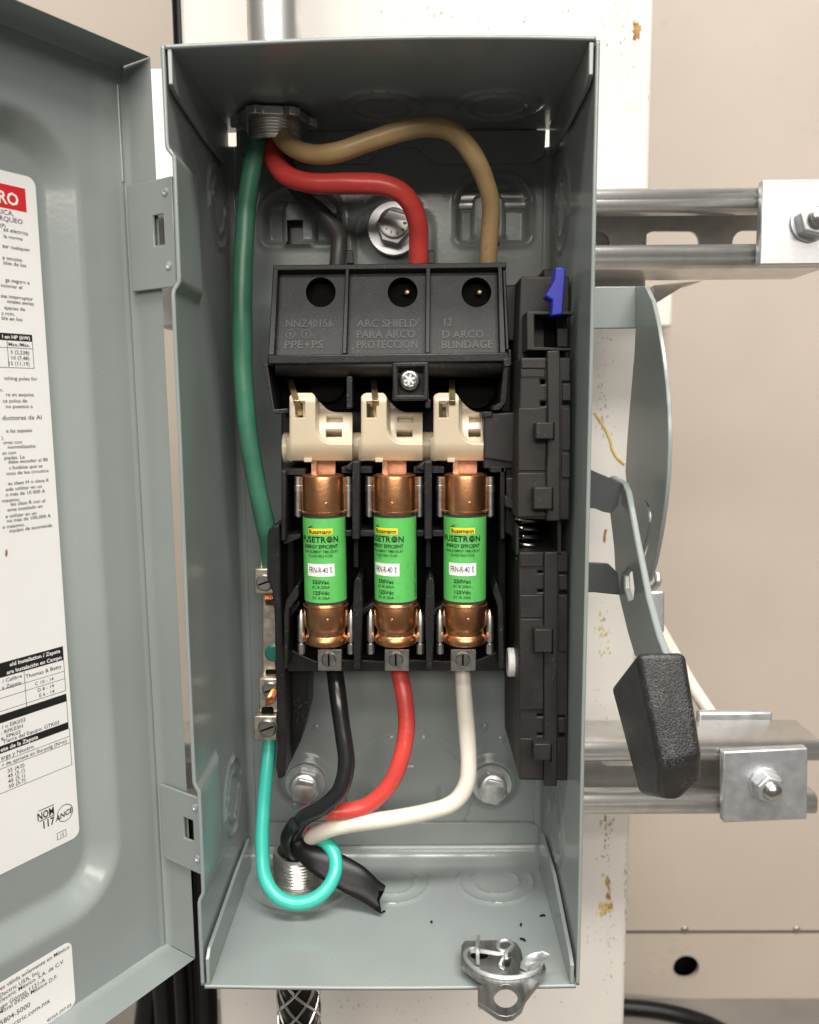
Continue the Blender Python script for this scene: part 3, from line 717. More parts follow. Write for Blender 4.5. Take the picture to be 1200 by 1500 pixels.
# ================================================================== WIRES
def wire(name, label, pts, r, m, extra=None):
    b = Mesh(); sd = len(label) * 7.3
    b.tube([at(*p) for p in pts], lambda t: r * (1 + .04 * noise.noise((t * 9, sd, 0)) + .02 * noise.noise((t * 31, sd, 5))), 20, res=8)
    b.v = [v + Vector([.55 * noise.noise((v.x * .05 + sd, v.y * .05, v.z * .05 + 7 * k)) for k in range(3)]) for v in b.v]
    return tag(b.build(name, m, None, smooth=60), label, 'wire', 'insulated wires inside the enclosure')
wire('green_wire', 'dark green wire running down the left side to the ground bar', [(384, 150, 80), (380, 190, 77), (373, 225, 73), (362, 300, 68), (356, 380, 64), (355, 470, 62), (357, 560, 62), (364, 640, 62), (376, 710, 64), (389, 765, 68), (395, 805, 74), (396, 838, 78)], 4.7, M_wgreen)
wire('red_wire', 'red wire arching from the ceiling fitting down to the arc shield', [(404, 140, 82), (396, 195, 82), (401, 232, 76), (420, 256, 71), (455, 268, 67), (510, 269, 64), (560, 271, 63), (593, 287, 66), (610, 320, 72), (614, 360, 78), (613, 420, 82)], 4.7, M_wred)
wire('tan_wire', 'tan wire arching highest from the ceiling fitting to the arc shield', [(398, 140, 74), (407, 188, 71), (426, 213, 65), (458, 226, 60), (500, 222, 56), (545, 206, 54), (585, 192, 54), (625, 186, 56), (662, 194, 59), (690, 222, 62), (710, 262, 66), (720, 300, 70), (718, 345, 75), (714, 420, 82)], 4.4, M_wtan)
wire('black_line_wire', 'dusty black wire behind the red wire at the box top', [(412, 140, 86), (408, 200, 88), (420, 245, 90), (445, 290, 90), (475, 315, 88), (493, 338, 86), (497, 365, 84), (492, 420, 84)], 4.1, M_wgrey)
wire('red_load_wire', 'red wire leaving the middle fuse and bending left to the floor fitting', [(583, 955, 80), (585, 985, 75), (592, 1020, 70), (596, 1065, 66), (588, 1110, 63), (568, 1152, 62), (538, 1180, 62), (500, 1189, 62), (465, 1189, 63), (447, 1197, 66), (441, 1222, 74), (443, 1262, 84)], 4.3, M_wred)
wire('white_load_wire', 'white wire leaving the right fuse and sweeping left to the floor fitting', [(677, 955, 80), (678, 990, 75), (682, 1050, 70), (687, 1110, 66), (684, 1148, 63), (664, 1176, 61), (625, 1190, 60), (570, 1199, 60), (515, 1207, 61), (475, 1217, 64), (452, 1232, 72), (450, 1262, 86)], 4.2, M_wwhite)
wire('black_load_wire', 'glossy black wire leaving the left fuse and curling to the floor fitting', [(488, 955, 80), (490, 985, 73), (496, 1030, 66), (504, 1080, 61), (507, 1120, 58), (498, 1158, 55), (474, 1182, 55), (448, 1196, 58), (434, 1216, 66), (430, 1240, 76), (432, 1268, 86)], 4.3, M_wblack)
wire('teal_wire', 'bright teal wire looping round the floor nipple up to the ground bar', [(397, 1062, 78), (395, 1090, 75), (391, 1130, 70), (386, 1190, 64), (384, 1240, 58), (388, 1283, 52), (405, 1311, 47), (432, 1323, 45), (460, 1318, 46), (481, 1300, 50), (491, 1274, 56), (488, 1248, 62), (474, 1233, 68), (458, 1234, 76), (448, 1254, 86)], 3.5, M_wteal)
# jacket tail
b = Mesh()
b.tube([at(432, 1222, 70), at(441, 1242, 66), at(462, 1258, 61), (at(490, 1272, 58)), (at(522, 1290, 55)), (at(553, 1312, 53))],
       lambda t: (1.6 + 1.2 * (1 - t), 4.4 + 3.4 * sstep(.1, .65, t) - 1.6 * sstep(.75, 1, t)), 20, res=6, flat=(0, -.8, .6))
axt = (at(553, 1312, 53) - at(522, 1290, 55)).normalized(); rnd = random.Random(4); nn_ = len(b.v)
for i in range(20):
    b.v[nn_ - 20 + i] += axt * (rnd.random() * 5.5 - 1.0 + 3.0 * sin(2 * pi * i / 20))
    b.v[nn_ - 40 + i] += axt * (1.5 * sin(2 * pi * i / 20))
tag(b.build('cable_jacket_tail', M_rubber, None, smooth=60), 'flattened end of black cable jacket lying beside the teal wire loop', 'cable jacket')
b = Mesh(); b.tube([at(432, 1206, 57), at(421, 1226, 64), at(424, 1244, 70), at(436, 1254, 75)], 3.6, 14); b.tube([at(445, 1200, 60), at(430, 1214, 60)], 3.2, 12)
tag(b.build('tape_wrap', M_rubber, None), 'black tape wrapped round the wire bundle above the floor nipple', 'tape')

# ================================================================== GROUND BAR
t = thing('ground_bar', 'tin plated ground bar with screw lugs on the left side wall', 'ground bar', tuple(at(390, 1085, 84)))
b = Mesh(); b.pr(385, 850, 404, 1070, 78, 82); b.build('bar', M_lug, t, bevel=.4)
for (x0, y0, x1, y1, Y0, sx, sy, r) in ((373, 833, 404, 870, 70, 388, 853, 4.1), (380, 994, 408, 1044, 70, 397, 1010, 4.1), (372, 1049, 406, 1085, 66, 392, 1066, 4.5)):
    b = Mesh(); b.pr(x0, y0, x1, y1, Y0, 82); lug = b.build('lug', M_lug, t, bevel=.6)
    q = Mesh(); c = at(sx, sy, Y0); q.lathe(c, (0, -1, 0), [(r + .5, -.2), (r + .5, .25), (r, .3), (r, 1.0), (r - .5, 1.5)], 28); q.build('slot_screw', M_greylug, lug)
    q = Mesh(); dv = Vector((cos(.35), 0, sin(.35))); nv = Vector((-sin(.35), 0, cos(.35))); cc = c + Vector((0, -1.45, 0))
    q.hexa([cc - dv * r * .8 - nv * .5, cc + dv * r * .8 - nv * .5, cc + dv * r * .8 + nv * .5, cc - dv * r * .8 + nv * .5], [v + Vector((0, -.12, 0)) for v in (cc - dv * r * .8 - nv * .5, cc + dv * r * .8 - nv * .5, cc + dv * r * .8 + nv * .5, cc - dv * r * .8 + nv * .5)]); q.build('screw_slot', M_dark, lug)
b = Mesh(); b.pr(381, 814, 400, 833, 74, 82); b.build('upper_tab', M_lug, t, bevel=.5)
b = Mesh(); b.lathe(at(401, 956, 78), (0, -1, 0), [(4.6, -.2), (4.6, .9), (3.5, 1.8), (.1, 2.05)], 24); b.build('green_screw', M_greenscrew, t)
for px, py in ((398, 985), (392, 1041)):
    b = Mesh(); b.lathe(at(px, py, 69.6 if py > 1000 else 77.7), (0, -1, 0.25), [(3.2, -.3), (3.2, .1)], 20); b.build('wire_hole', M_dark, t)
for k in range(14):
    b = Mesh(); x = 389 + k * .9; 
    if k < 5: b.tube([at(389 + k * 2.4, 868, 72), at(389.5 + k * 2.4, 878, 69), at(391 + k * 2.2, 886, 70)], .38, 6, res=3)
    else:
        a = (k - 5) / 8; b.tube([at(389 + a * 9, 1034 - a * 4, 69), at(391 + a * 10, 1025, 66), at(398 + a * 8, 1008 + 6 * abs(a - .5), 68)], .36, 6, res=3)
    b.build('copper_strand', M_copperwire, t)

# ================================================================== FUSE BLOCK (black base with barriers, clips, lugs)
FY = 46
fb = thing('fuse_block', 'black moulded three pole fuse block with barriers holding the fuses', 'fuse block', tuple(at(578, 985, 95)))
b = Mesh(); b.pr(412, 560, 742, 975, 74, 97); b.build('base_plate', M_black, fb, bevel=1)
# left flange
lf = [(392, 785), (394, 776), (399, 771), (409, 768), (411, 790), (411, 869), (414, 920), (418, 984), (420, 1060), (418, 1138), (408, 1142), (404, 1125), (407, 1096), (402, 896), (399, 867), (391, 846)]
b = Mesh(); b.pp(lf, 52, 97); b.build('side_flange', M_black, fb, bevel=.8)
b = Mesh(); b.pp([(412, 980), (451, 982), (451, 1043), (441, 1085), (424, 1120), (412, 1135)], 74, 97); b.build('gusset', M_black, fb, bevel=.8)
def barrier(dx):
    q = Mesh()
    q.pr(516 + dx, 676, 527 + dx, 790, 40, 80); q.pr(500 + dx, 684, 545 + dx, 693, 46, 80)
    q.pr(503 + dx, 777, 516 + dx, 786, 44, 80); q.pr(527 + dx, 777, 549 + dx, 786, 44, 80); q.pr(518 + dx, 786, 525 + dx, 832, 60, 80)
    q.pp([(503 + dx, 686), (516 + dx, 676), (516 + dx, 690)], 42, 80)
    o = q.build('barrier', M_black, fb, bevel=.5)
    q = Mesh()
    q.pp([(519 + dx, 852), (524 + dx, 845), (530 + dx, 850), (531 + dx, 890), (528 + dx, 980), (519 + dx, 980), (517 + dx, 895)], 42, 80)
    q.pp([(516 + dx, 905), (519 + dx, 893), (530 + dx, 893), (547 + dx, 882), (549 + dx, 888), (531 + dx, 902), (503 + dx, 912), (501 + dx, 906)], 52, 80)
    q.build('barrier', M_black, fb, bevel=.5)
for dx in (0, 106): barrier(dx)
b = Mesh(); b.pr(412, 690, 419, 792, 42, 80); b.pr(412, 687, 447, 696, 46, 80); b.pp([(413, 786), (440, 782), (441, 788), (416, 798)], 46, 80); b.build('barrier', M_black, fb, bevel=.5)
b = Mesh(); b.pp([(416, 900), (419, 880), (434, 858), (437, 860), (437, 875), (424, 892), (421, 980), (416, 980)], 42, 80); b.pp([(424, 890), (438, 880), (440, 886), (425, 905)], 50, 80); b.build('barrier', M_black, fb, bevel=.5)
b = Mesh(); b.pr(733, 684, 740, 790, 44, 80); b.pr(718, 684, 742, 692, 44, 80); b.pr(736, 728, 757, 750, 50, 80); b.build('barrier', M_black, fb, bevel=.5)
b = Mesh(); b.pp([(722, 866), (727, 852), (737, 880), (739, 980), (731, 980), (730, 892)], 42, 80); b.build('barrier', M_black, fb, bevel=.5)
b = Mesh(); b.pp([(418, 948), (462, 968), (503, 966), (560, 968), (604, 966), (656, 968), (700, 966), (739, 950), (740, 983), (420, 984)], 56, 97); b.build('lower_shelf', M_black, fb, bevel=.8)
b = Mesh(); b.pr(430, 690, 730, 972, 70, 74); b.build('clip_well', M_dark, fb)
# top T-stubs behind each fuse, clips and lugs, per pole
pole = [(474, 478), (578, 579.5), (681.5, 681)]
lugx = [(465, 501, 482), (563, 600, 580), (660, 698, 678)]
for (xt, xb), (l0, l1, lc) in zip(pole, lugx):
    q = Mesh(); q.pr(xt - 12, 670, xt + 18, 704, 56, 62); q.pr(xt - 18, 668, xt - 10, 700, 50, 62); q.build('copper_blade', M_blade, fb, bevel=.3)
    for sx in (-37, 37):
        for (px, y0, y1) in ((xt + sx, 698, 757), (xb + sx * .985, 893, 957)):
            q = Mesh(); top = at(px, y0, 46); bot = at(px, y1, 46); L = (top - bot).length
            up = (top - bot).normalized()
            if y0 < 800: pr_ = [(1.3, 0), (1.75, .6), (1.75, L * .62), (2.0, L * .63), (2.0, L * .78), (1.75, L * .79), (1.75, L)]
            else: pr_ = [(1.75, 0), (1.85, L * .22), (1.2, L * .23), (1.2, L * .28), (1.85, L * .29), (1.85, L * .84), (.4, L)]
            q.lathe(bot, up, pr_, 16)
            sg = 1 if sx < 0 else -1
            q.hexa([bot + Vector((0, 1, 1)), bot + Vector((sg * .8, 1, 1)), top + Vector((sg * .8, 1, -1)), top + Vector((0, 1, -1))],
                   [bot + Vector((0, 24, 1)), bot + Vector((sg * .8, 24, 1)), top + Vector((sg * .8, 24, -1)), top + Vector((0, 24, -1))])
            q.build('fuse_clip', M_clip, fb)
    q = Mesh(); q.pr(l0, 951, l1, 983, 54, 70); lug = q.build('terminal_lug', M_greylug, fb, bevel=.5)
    q = Mesh(); c = at(lc, 966, 54); q.lathe(c, (0, -1, 0), [(4.0, -.2), (4.0, .2), (3.4, .3), (3.4, .8), (3.1, 1.1)], 28); q.build('slot_screw', M_steel, lug)
    q = Mesh(); q.box(c.x - .45, c.x + .45, c.y - 1.25, c.y - .9, c.z - 2.9, c.z + 2.9); q.build('screw_slot', M_dark, lug)

# ================================================================== FUSES
z_t, z_b = at(579, 697, FY - 11).z, at(579, 951, FY - 11).z
def fuse(label, px, rot):
    c = at(px, 830, FY)
    c = Vector((c.x, FY, z_b))
    t = thing('cartridge_fuse', label, 'fuse', c, 'cartridge fuses in the fuse block')
    A = Vector((0, 0, 1)); H = z_t - z_b
    zo = lambda y: at(579, y, FY - 11).z - z_b
    q = Mesh(); q.lathe(c, A, [(9.6, zo(895)), (9.75, zo(890)), (9.75, zo(752))], 48); q.build('tube', M_fibre, t)
    q = Mesh(); q.lathe(c, A, [(9.9, zo(884)), (9.98, zo(884)), (9.98, zo(760)), (9.9, zo(760))], 64, m=M_greenlab, cap=False)
    R0 = 10.13
    def warp(zb, r=R0):
        def f(X, Y):
            a = -pi / 2 + X / 9.98; return c + Vector((cos(a) * r, sin(a) * r, zb + Y))
        return f
    def tx(s_, y, cap_px, width_px=None, m=M_ink, x=0, bold=False, al='C'):
        size = cap_px / 3.2 / .70
        vs, fs, w = glyphs(s_)
        wx = (width_px / 3.12) / (w * size) if width_px else 1
        q.text(s_, None, Vector((1, 0, 0)), Vector((0, 0, 1)), size, m, al, wx, warp=lambda X, Y: warp(zo(y) - size * .35)(X + x / 3.12, Y), bold=bold)
    def rc(x0, x1, y0, y1, m, r):
        n = 10; vs = []; 
        for k in range(n + 1):
            X = (x0 + (x1 - x0) * k / n) / 3.12
            vs += [warp(zo(y1), r)(X, 0), warp(zo(y0), r)(X, 0)]
        q.add(vs, [(2 * k, 2 * k + 2, 2 * k + 3, 2 * k + 1) for k in range(n)], m)
    rc(-18, 19, 774.5, 783.5, M_yellow, 10.02)
    tx('Bussmann', 779, 6.2, 34, bold=True)
    q.add([warp(zo(y), R0)(x / 3.12, 0) for x, y in ((-19, 773), (-16, 773), (-15, 771.5), (-9, 769.5), (-14, 772.5), (-12, 773.2), (-9, 773.2), (-9, 774), (-19, 774))], [tuple(range(9))], M_ink)
    tx('FUSETR', 790.5, 8.6, 41, x=-11.5, bold=True); tx('N', 790.5, 8.6, 8.0, x=23.5, bold=True)
    ang = [2 * pi * k / 16 for k in range(16)]
    q.add([warp(zo(790.5), R0)(14.3 / 3.12 + cos(a) * 1.45, sin(a) * 1.45) for a in ang], [tuple(range(16))], M_ink)
    for yy in (-.5, .1, .7):
        q.add([warp(zo(790.5), R0 + .03)(14.3 / 3.12 + x * 1.2 * sqrt(max(.05, 1 - yy * yy / 1.4)), yy + s2 * .06) for x, s2 in ((-1, -1), (1, -1), (1, 1), (-1, 1))], [(0, 1, 2, 3)], M_greenlab)
    tx('ENERGY EFFICIENT', 801, 5.2, 54, bold=True); tx('DUAL-ELEMENT TIME-DELAY', 808.3, 3.9, 54); tx('CLASS RK5 FUSE', 814.6, 3.9, 36)
    rc(-21, 21, 826.5, 845, M_white, 10.05); tx('FRN-R-40', 835.5, 9.0, 29, x=-3.5)
    vs, fs, w = glyphs('AMP'); q.add([warp(zo(835.5), R0)(17.5 / 3.12 - y * 1.6, (x - w / 2) * 1.6) for x, y in vs], fs, M_ink)
    tx('250Vac', 853, 5.4, 25, bold=True); tx('AC IR 200kA', 860.5, 4.2, 27); tx('125Vdc', 869, 5.4, 25, bold=True); tx('DC IR 20kA', 876.5, 4.2, 26)
    for s_, X, yc, sz in (('CURRENT LIMITING', 52, 855, 1.75), ('MIL-F-15160 / AC IR 200kA', 58, 848, 1.5), ('DUAL-ELEMENT TIME-DELAY', 56, 800, 1.4)):
        vs, fs, w = glyphs(s_); q.add([warp(zo(yc), R0)(X / 3.12 - y * sz, (x - w / 2) * sz) for x, y in vs], fs, M_ink)
    q.build('printed_sleeve', M_greenlab, t, smooth=50)
    # ferrules
    q = Mesh(); q.lathe(c, A, [(9.95, zo(756)), (10.15, zo(755)), (10.25, zo(752)), (10.25, zo(704)), (9.9, zo(699)), (8.6, H), (2, H + .1)], 64); o = q.build('ferrule', M_copper, t, smooth=30)
    q = Mesh(); q.lathe(c, A, [(3, 0), (9.0, 0), (10.0, .8), (10.3, zo(946)), (10.0, zo(940)), (9.1, zo(936)), (9.1, zo(929)), (10.25, zo(923)), (10.4, zo(893)), (10.1, zo(890)), (9.9, zo(888))], 64)
    q.build('ferrule', M_copper, t, smooth=30)
    for yy, rr in ((752, 10.3), (892, 10.45)):       # knurled crimp line
        q = Mesh()
        for k in range(70):
            a = 2 * pi * k / 70; p = c + Vector((cos(a) * rr, sin(a) * rr, zo(yy))); e = Vector((cos(a), sin(a), 0)); tt = Vector((-sin(a), cos(a), 0))
            q.hexa([p - tt * .28 - Vector((0, 0, .45)), p + tt * .28 - Vector((0, 0, .45)), p + tt * .28 + Vector((0, 0, .45)), p - tt * .28 + Vector((0, 0, .45))],
                   [v + e * .18 for v in (p - tt * .2 - Vector((0, 0, .3)), p + tt * .2 - Vector((0, 0, .3)), p + tt * .2 + Vector((0, 0, .3)), p - tt * .2 + Vector((0, 0, .3)))])
        q.build('crimp_ring', M_copper, t)
    for yy, da in ((738, .35), (909, .3)):
        a = -pi / 2 + da
        q = Mesh(); q.lathe(c + Vector((cos(a) * 10.22, sin(a) * 10.22, zo(yy))), (cos(a), sin(a), 0), [(.75, -.05), (.75, .1), (.45, .22), (.3, .02)], 12); q.build('punch_mark', M_copper, t)
    t.rotation_euler = (0, 0, radians(rot))
    return t
fuse('green cartridge fuse above the black lower wire, leftmost of three', 476.5, -7)
fuse('middle green cartridge fuse, turned furthest left, above the red lower wire', 579.5, -27)
fuse('green cartridge fuse above the white lower wire, beside the black mechanism', 681, -11)

# ================================================================== IVORY ROTOR
rt = thing('contact_rotor', 'ivory plastic rotor of three cams between arc shield and fuses', 'rotor', tuple(at(565, 675, 70)))
rz = at(565, 655, 62).z
b = Mesh(); xa, xb = at(417, 655, 58).x, at(712, 655, 58).x
b.lathe(Vector((xa, 64, rz)), (1, 0, 0), [(7.2, 0), (7.2, xb - xa)], 36); b.build('shaft', M_ivory, rt)
b = Mesh(); p = at(414, 655, 56); b.lathe(Vector((p.x, 60, rz)), (1, 0, 0), [(6.9, 0), (7.4, .4), (7.4, 5)], 36); b.build('end_cap', M_ivory, rt)
for i, (x0, s_) in enumerate(((423, 1.0), (528, .98), (634, .97))):
    X = lambda x: x0 + (x - 423) * s_
    xe = 516 if i < 2 else 500; hx = 502 if i < 2 else 497
    def ytop(x):
        if x < 424 + 8: return 576 + 9 * (1 - sqrt(max(0, 1 - ((432 - x) / 8.5) ** 2)))
        if x < 456: return 575.5
        if x < 462: return 575.5 + (x - 456) ** 2 * .16
        return 604 - 22.7 * (max(0, 1 - (x - 462) / 34)) ** 2.2
    def cam_xy(u, w):
        xa_ = 424 + (xe - 424) * u; y = ytop(xa_) + (675 - ytop(xa_)) * w
        return 424 - 4 * sstep(638, 644, y) * (1 - u) + (xe - 424) * u, y
    def cam_pt(u, w):
        x, y = cam_xy(u, w)
        L_ = 46 + 3.5 * (1 - sstep(574, 592, y)) ** 2 + (3.2 * max(0, (y - 648) / 27) ** 2) + 2.2 * (1 - sstep(419, 430, x)) ** 2
        t = min(1, max(0, (y - 598) / 54)); Rr = 50.0 + 10.5 * (1 - t) ** 1.7
        sd = rbox_sd(x, y, 600, 560, 137, 90, 24)
        k = sstep(-5, 1.2, sd)
        return at(X(x), y, Rr + (L_ - Rr) * k)
    def cam_skip(u, w):
        x, y = cam_xy(u, w)
        return (432 < x < 447 and 588 < y < 612) or (478 < x < hx and 607.5 < y < 618.5) or (477 < x < hx - 1 and 628.5 < y < 640.5)
    q = Mesh(); q.grid(cam_pt, frange(0, 1, 92), frange(0, 1, 98), skip=cam_skip)
    q.build('cam', M_ivory, rt, smooth=55, solid=6)
    q = Mesh(); q.pr(X(428), 612, X(505), 645, 60, 64); q.pr(X(428), 586, X(452), 618, 56, 60); q.build('cam_web', M_ivory, rt)
    q = Mesh(); q.pr(X(445), 671, X(457), 677, 47, 55); q.build('stop_nib', M_ivory, rt, bevel=.3)
for (xa_, ya, xb_, yb) in ((423, 552, 441, 609), (547, 552, 552, 609), (662, 552, 663, 609)):
    q = Mesh(); sx = Vector((1.45, 0, 0)); th = Vector((0, 1.1, .4))
    P = [at(xa_, ya, 57), at(xa_ + (xb_ - xa_) * .62, 587, 44.6), at(xb_, yb, 49)]
    vs = []
    for p in P: vs += [p - sx, p + sx, p + sx + th, p - sx + th]
    fs = [(0, 1, 2, 3), (11, 10, 9, 8)]
    for k in (0, 4): fs += [(k + j, k + 4 + j, k + 4 + (j + 1) % 4, k + (j + 1) % 4) for j in range(4)]
    q.add(vs, fs); q.build('contact_blade', M_brass, rt, bevel=.25)

# ================================================================== ARC SHIELD
ash = thing('arc_shield', 'black arc shield with three holes and moulded lettering under the wires', 'arc shield', tuple(at(570, 600, 80)))
A0, A1, A2 = at(405, 396, 60), at(738, 392, 60), at(570, 518, 48)
SP = plane3(A0, A1, A2)
SPf = Plane(SP.P - SP.N * 4.6, SP.N)
b = Mesh()
hol = [[*circ(470, 428, 22, 28)], [*circ(590, 428, 22, 28)], [*circ(698, 428, 22, 28)]]
b.ppl([(404, 392), (737, 388), (741, 518), (396, 522)], SPf, 2.0, holes=hol); b.build('face_plate', M_black, ash)
def sh(poly, dep, lift=0, name='rib', bev=.4, m=M_black):
    q = Mesh(); pl = Plane(SP.P + SP.N * lift, SP.N); q.ppl(poly, pl, dep, m=None); return q.build(name, m, ash, bevel=bev)
sh([(400, 388), (742, 384), (742, 392), (400, 396)], 12, 0, 'top_rim')
sh([(400, 392), (408, 392), (402, 520), (393, 520)], 12)
sh([(506, 391), (512, 391), (508, 518), (501, 518)], 6)
sh([(624, 390), (631, 390), (630, 517), (623, 517)], 6)
sh([(729, 390), (736, 390), (741, 517), (732, 517)], 12)
sh([(736, 392), (741, 392), (746, 512), (741, 512)], 12, -2)
for x in (508, 627): sh([(x, 366), (x + 9, 366), (x + 10, 386), (x, 386)], 5, -2, 'top_tab')
LY = 44
b = Mesh(); b.pp([(392, 520), (745, 516), (748, 530), (392, 534)], LY, 60); b.build('ledge', M_black, ash, bevel=.7)
b = Mesh(); b.pp([(745, 512), (749, 512), (749, 536), (738, 538), (738, 526), (745, 524)], LY - 1, 60); b.build('end_clip', M_black, ash, bevel=.4)
b = Mesh()
for k in range(9):
    pass
pts = [(LY + 1, 532), (LY + 1.5, 540), (LY + 4, 547), (LY + 8, 551), (LY + 14, 553)]
P = [[at(x, y, Y) for x in (403, 738)] for Y, y in pts]
vs = [p for r in P for p in r]
b.add(vs, [(2 * i, 2 * i + 1, 2 * i + 3, 2 * i + 2) for i in range(len(pts) - 1)]); b.build('lower_lip', M_blackdull, ash, solid=1.2)
b = Mesh(); b.pp([(575, 531), (628, 530), (628, 587), (575, 587)], LY - 2, 62, holes=[[(583, 538), (621, 537), (621, 579), (583, 579)]]); b.build('screw_boss', M_black, ash, bevel=.6)
b = Mesh(); b.pr(581, 536, 623, 581, LY + 4, LY + 7); b.build('boss_floor', M_black, ash)
c = at(600, 556, LY + 1)
b = Mesh(); b.lathe(c, (0, -1, 0), [(4.9, -4), (4.9, -.8), (5.0, -.6), (4.8, .6), (3.8, 1.4), (3.1, 1.5), (2.9, .4)], 32)
b.build('screw', M_steel, ash)
b = Mesh()
for k in range(3):
    a = k * pi / 3 + .3; e = Vector((cos(a), 0, sin(a))) * 2.6; nn = Vector((-sin(a), 0, cos(a))) * .5; cc = c + Vector((0, -.7, 0))
    b.hexa([cc - e - nn, cc + e - nn, cc + e + nn, cc - e + nn], [v + Vector((0, -.35 - .05 * k, 0)) for v in (cc - e - nn, cc + e - nn, cc + e + nn, cc - e + nn)])
b.build('screw_drive', M_zinc, ash)
b = Mesh(); b.pp([(383, 534), (392, 533), (402, 600), (421, 598), (421, 605), (401, 607)], LY, 75); b.build('skirt', M_black, ash, bevel=.5)
b = Mesh(); b.pp([(738, 536), (745, 535), (741, 592), (734, 600), (722, 602), (722, 596), (733, 590)], LY, 75); b.build('skirt', M_black, ash, bevel=.5)
b = Mesh(); b.pr(508, 551, 516, 598, LY + 2, 75); b.build('skirt_rib', M_black, ash, bevel=.5)
b = Mesh(); b.pr(623, 585, 631, 598, LY, 75); b.build('skirt_rib', M_black, ash, bevel=.5)
for x, y, r in ((479, 563, 26), (698, 571, 27)):
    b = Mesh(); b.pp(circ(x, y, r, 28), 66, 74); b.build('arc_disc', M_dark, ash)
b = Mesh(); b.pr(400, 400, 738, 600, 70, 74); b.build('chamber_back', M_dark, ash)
# line terminals behind the round holes
for x, s_ in ((480, 0), (598, 1), (704, 1)):
    b = Mesh(); b.pr(x - 24, 432 + 6 * s_, x + 12, 470, 66.5, 69.5); lt = b.build('line_terminal', M_dark, ash, bevel=.5)
    if s_:
        b = Mesh(); b.lathe(at(x - 2, 428, 68), (-.2, -1, .3), [(1.5, 0), (1.5, .7), (.9, 1.1), (.2, 1.2)], 16); b.build('terminal_screw', M_brass, lt)
# raised lettering
uA = (on(700, 470, SPf) - on(500, 472, SPf)).normalized(); vA = SPf.N.cross(uA).normalized()
if vA.z < 0: vA = -vA
M_letter = mat('moulded_letter', (.034, .033, .032), .34)
def emb(txt, px, py, wpx, size):
    vs, fs, w = glyphs(txt, .012); O = on(px, py, SPf) - vA * size * .35; wx = (wpx / 3.05) / (w * size)
    q = Mesh(); n = len(vs)
    f0 = [O + uA * x * size * wx + vA * y * size + SPf.N * .28 for x, y in vs]
    q.add(f0, fs)
    # side skirt: duplicate shrunk outline pressed into the face keeps the letters raised
    f1 = [O + uA * x * size * wx + vA * y * size - SPf.N * .2 for x, y in vs]
    ed = {}
    for f in fs:
        for a, b_ in zip(f, f[1:] + f[:1]): ed[(a, b_)] = ed.get((a, b_), 0) + 1
    sides = [(a, b_) for (a, b_) in ed if (b_, a) not in ed]
    q.add(f0 + f1, [(b_, a, a + n, b_ + n) for a, b_ in sides])
    q.build('moulded_text', M_letter, ash)
for a in (('NNZ40156', 418, 474, 68, 5.3), ('PPE+PS', 416, 505, 56, 5.3), ('ARC SHIELD', 523, 474, 86, 5.3), ('PARA ARCO', 522, 490, 84, 5.3), ('PROTECCION', 522, 505, 87, 5.3), ('12', 648, 472, 14, 5.3), ('D ARCO', 647, 490, 60, 5.3), ('BLINDAGE', 646, 505, 73, 5.3)): emb(*a)
for x in (426, 449):
    q = Mesh(); cc = on(x, 490, SPf); q.lathe(cc, SPf.N, [(2.3, 0), (2.3, .28), (1.9, .28), (1.9, .05)], 24, cap=False)
    q.hexa([cc + uA * -.3 - vA * 1.2, cc + uA * .3 - vA * 1.2, cc + uA * .3 + vA * 1.2, cc - uA * .3 + vA * 1.2], [cc + SPf.N * .3 + v for v in (uA * -.3 - vA * 1.2, uA * .3 - vA * 1.2, uA * .3 + vA * 1.2, -uA * .3 + vA * 1.2)])
    q.build('moulded_mark', M_letter, ash)

# ================================================================== SWITCH MECHANISM (right column)
mc = thing('switch_mechanism', 'tall black spring switch mechanism along the right side wall', 'mechanism', tuple(at(800, 1145, 60)))
UY, LYm = 24, 30
b = Mesh(); b.pp([(763, 524), (836, 524), (835, 762), (757, 760), (760, 640)], UY, 92, holes=[[(792, 556), (799, 556), (799, 563), (792, 563)], [(792, 588), (800, 588), (800, 595), (792, 595)]])
b.build('upper_housing', M_blackdull, mc, bevel=.7)
b = Mesh(); b.pp([(761, 809), (832, 808), (831, 1144), (761, 1143)], LYm, 94, holes=[[(788, 836), (796, 836), (796, 840), (788, 840)], [(788, 864), (796, 864), (796, 868), (788, 868)], [(787, 1046), (796, 1046), (796, 1050), (787, 1050)], [(787, 1074), (796, 1074), (796, 1078), (787, 1078)]])
b.build('lower_housing', M_blackdull, mc, bevel=.7)
b = Mesh(); b.pp([(763, 405), (834, 404), (834, 528), (758, 528)], UY + 16, 92); b.pp([(738, 418), (762, 416), (762, 500), (740, 500)], 60, 92); b.pp([(796, 394), (812, 394), (812, 410), (796, 410)], UY + 24, 92); b.build('top_block', M_blackdull, mc, bevel=.8)
b = Mesh(); b.pp([(772, 456), (841, 456), (841, 461), (783, 461), (783, 508), (838, 510), (838, 514), (772, 513)], UY, UY + 18); b.build('latch_frame', M_blackdull, mc, bevel=.4)
b = Mesh(); b.pr(797, 458, 815, 509, UY + 15.4, UY + 18); b.build('latch_slot', M_dark, mc)
b = Mesh(); b.pr(816, 480, 832, 509, UY + 10, UY + 18); b.build('latch_block', M_blackdull, mc, bevel=.5)
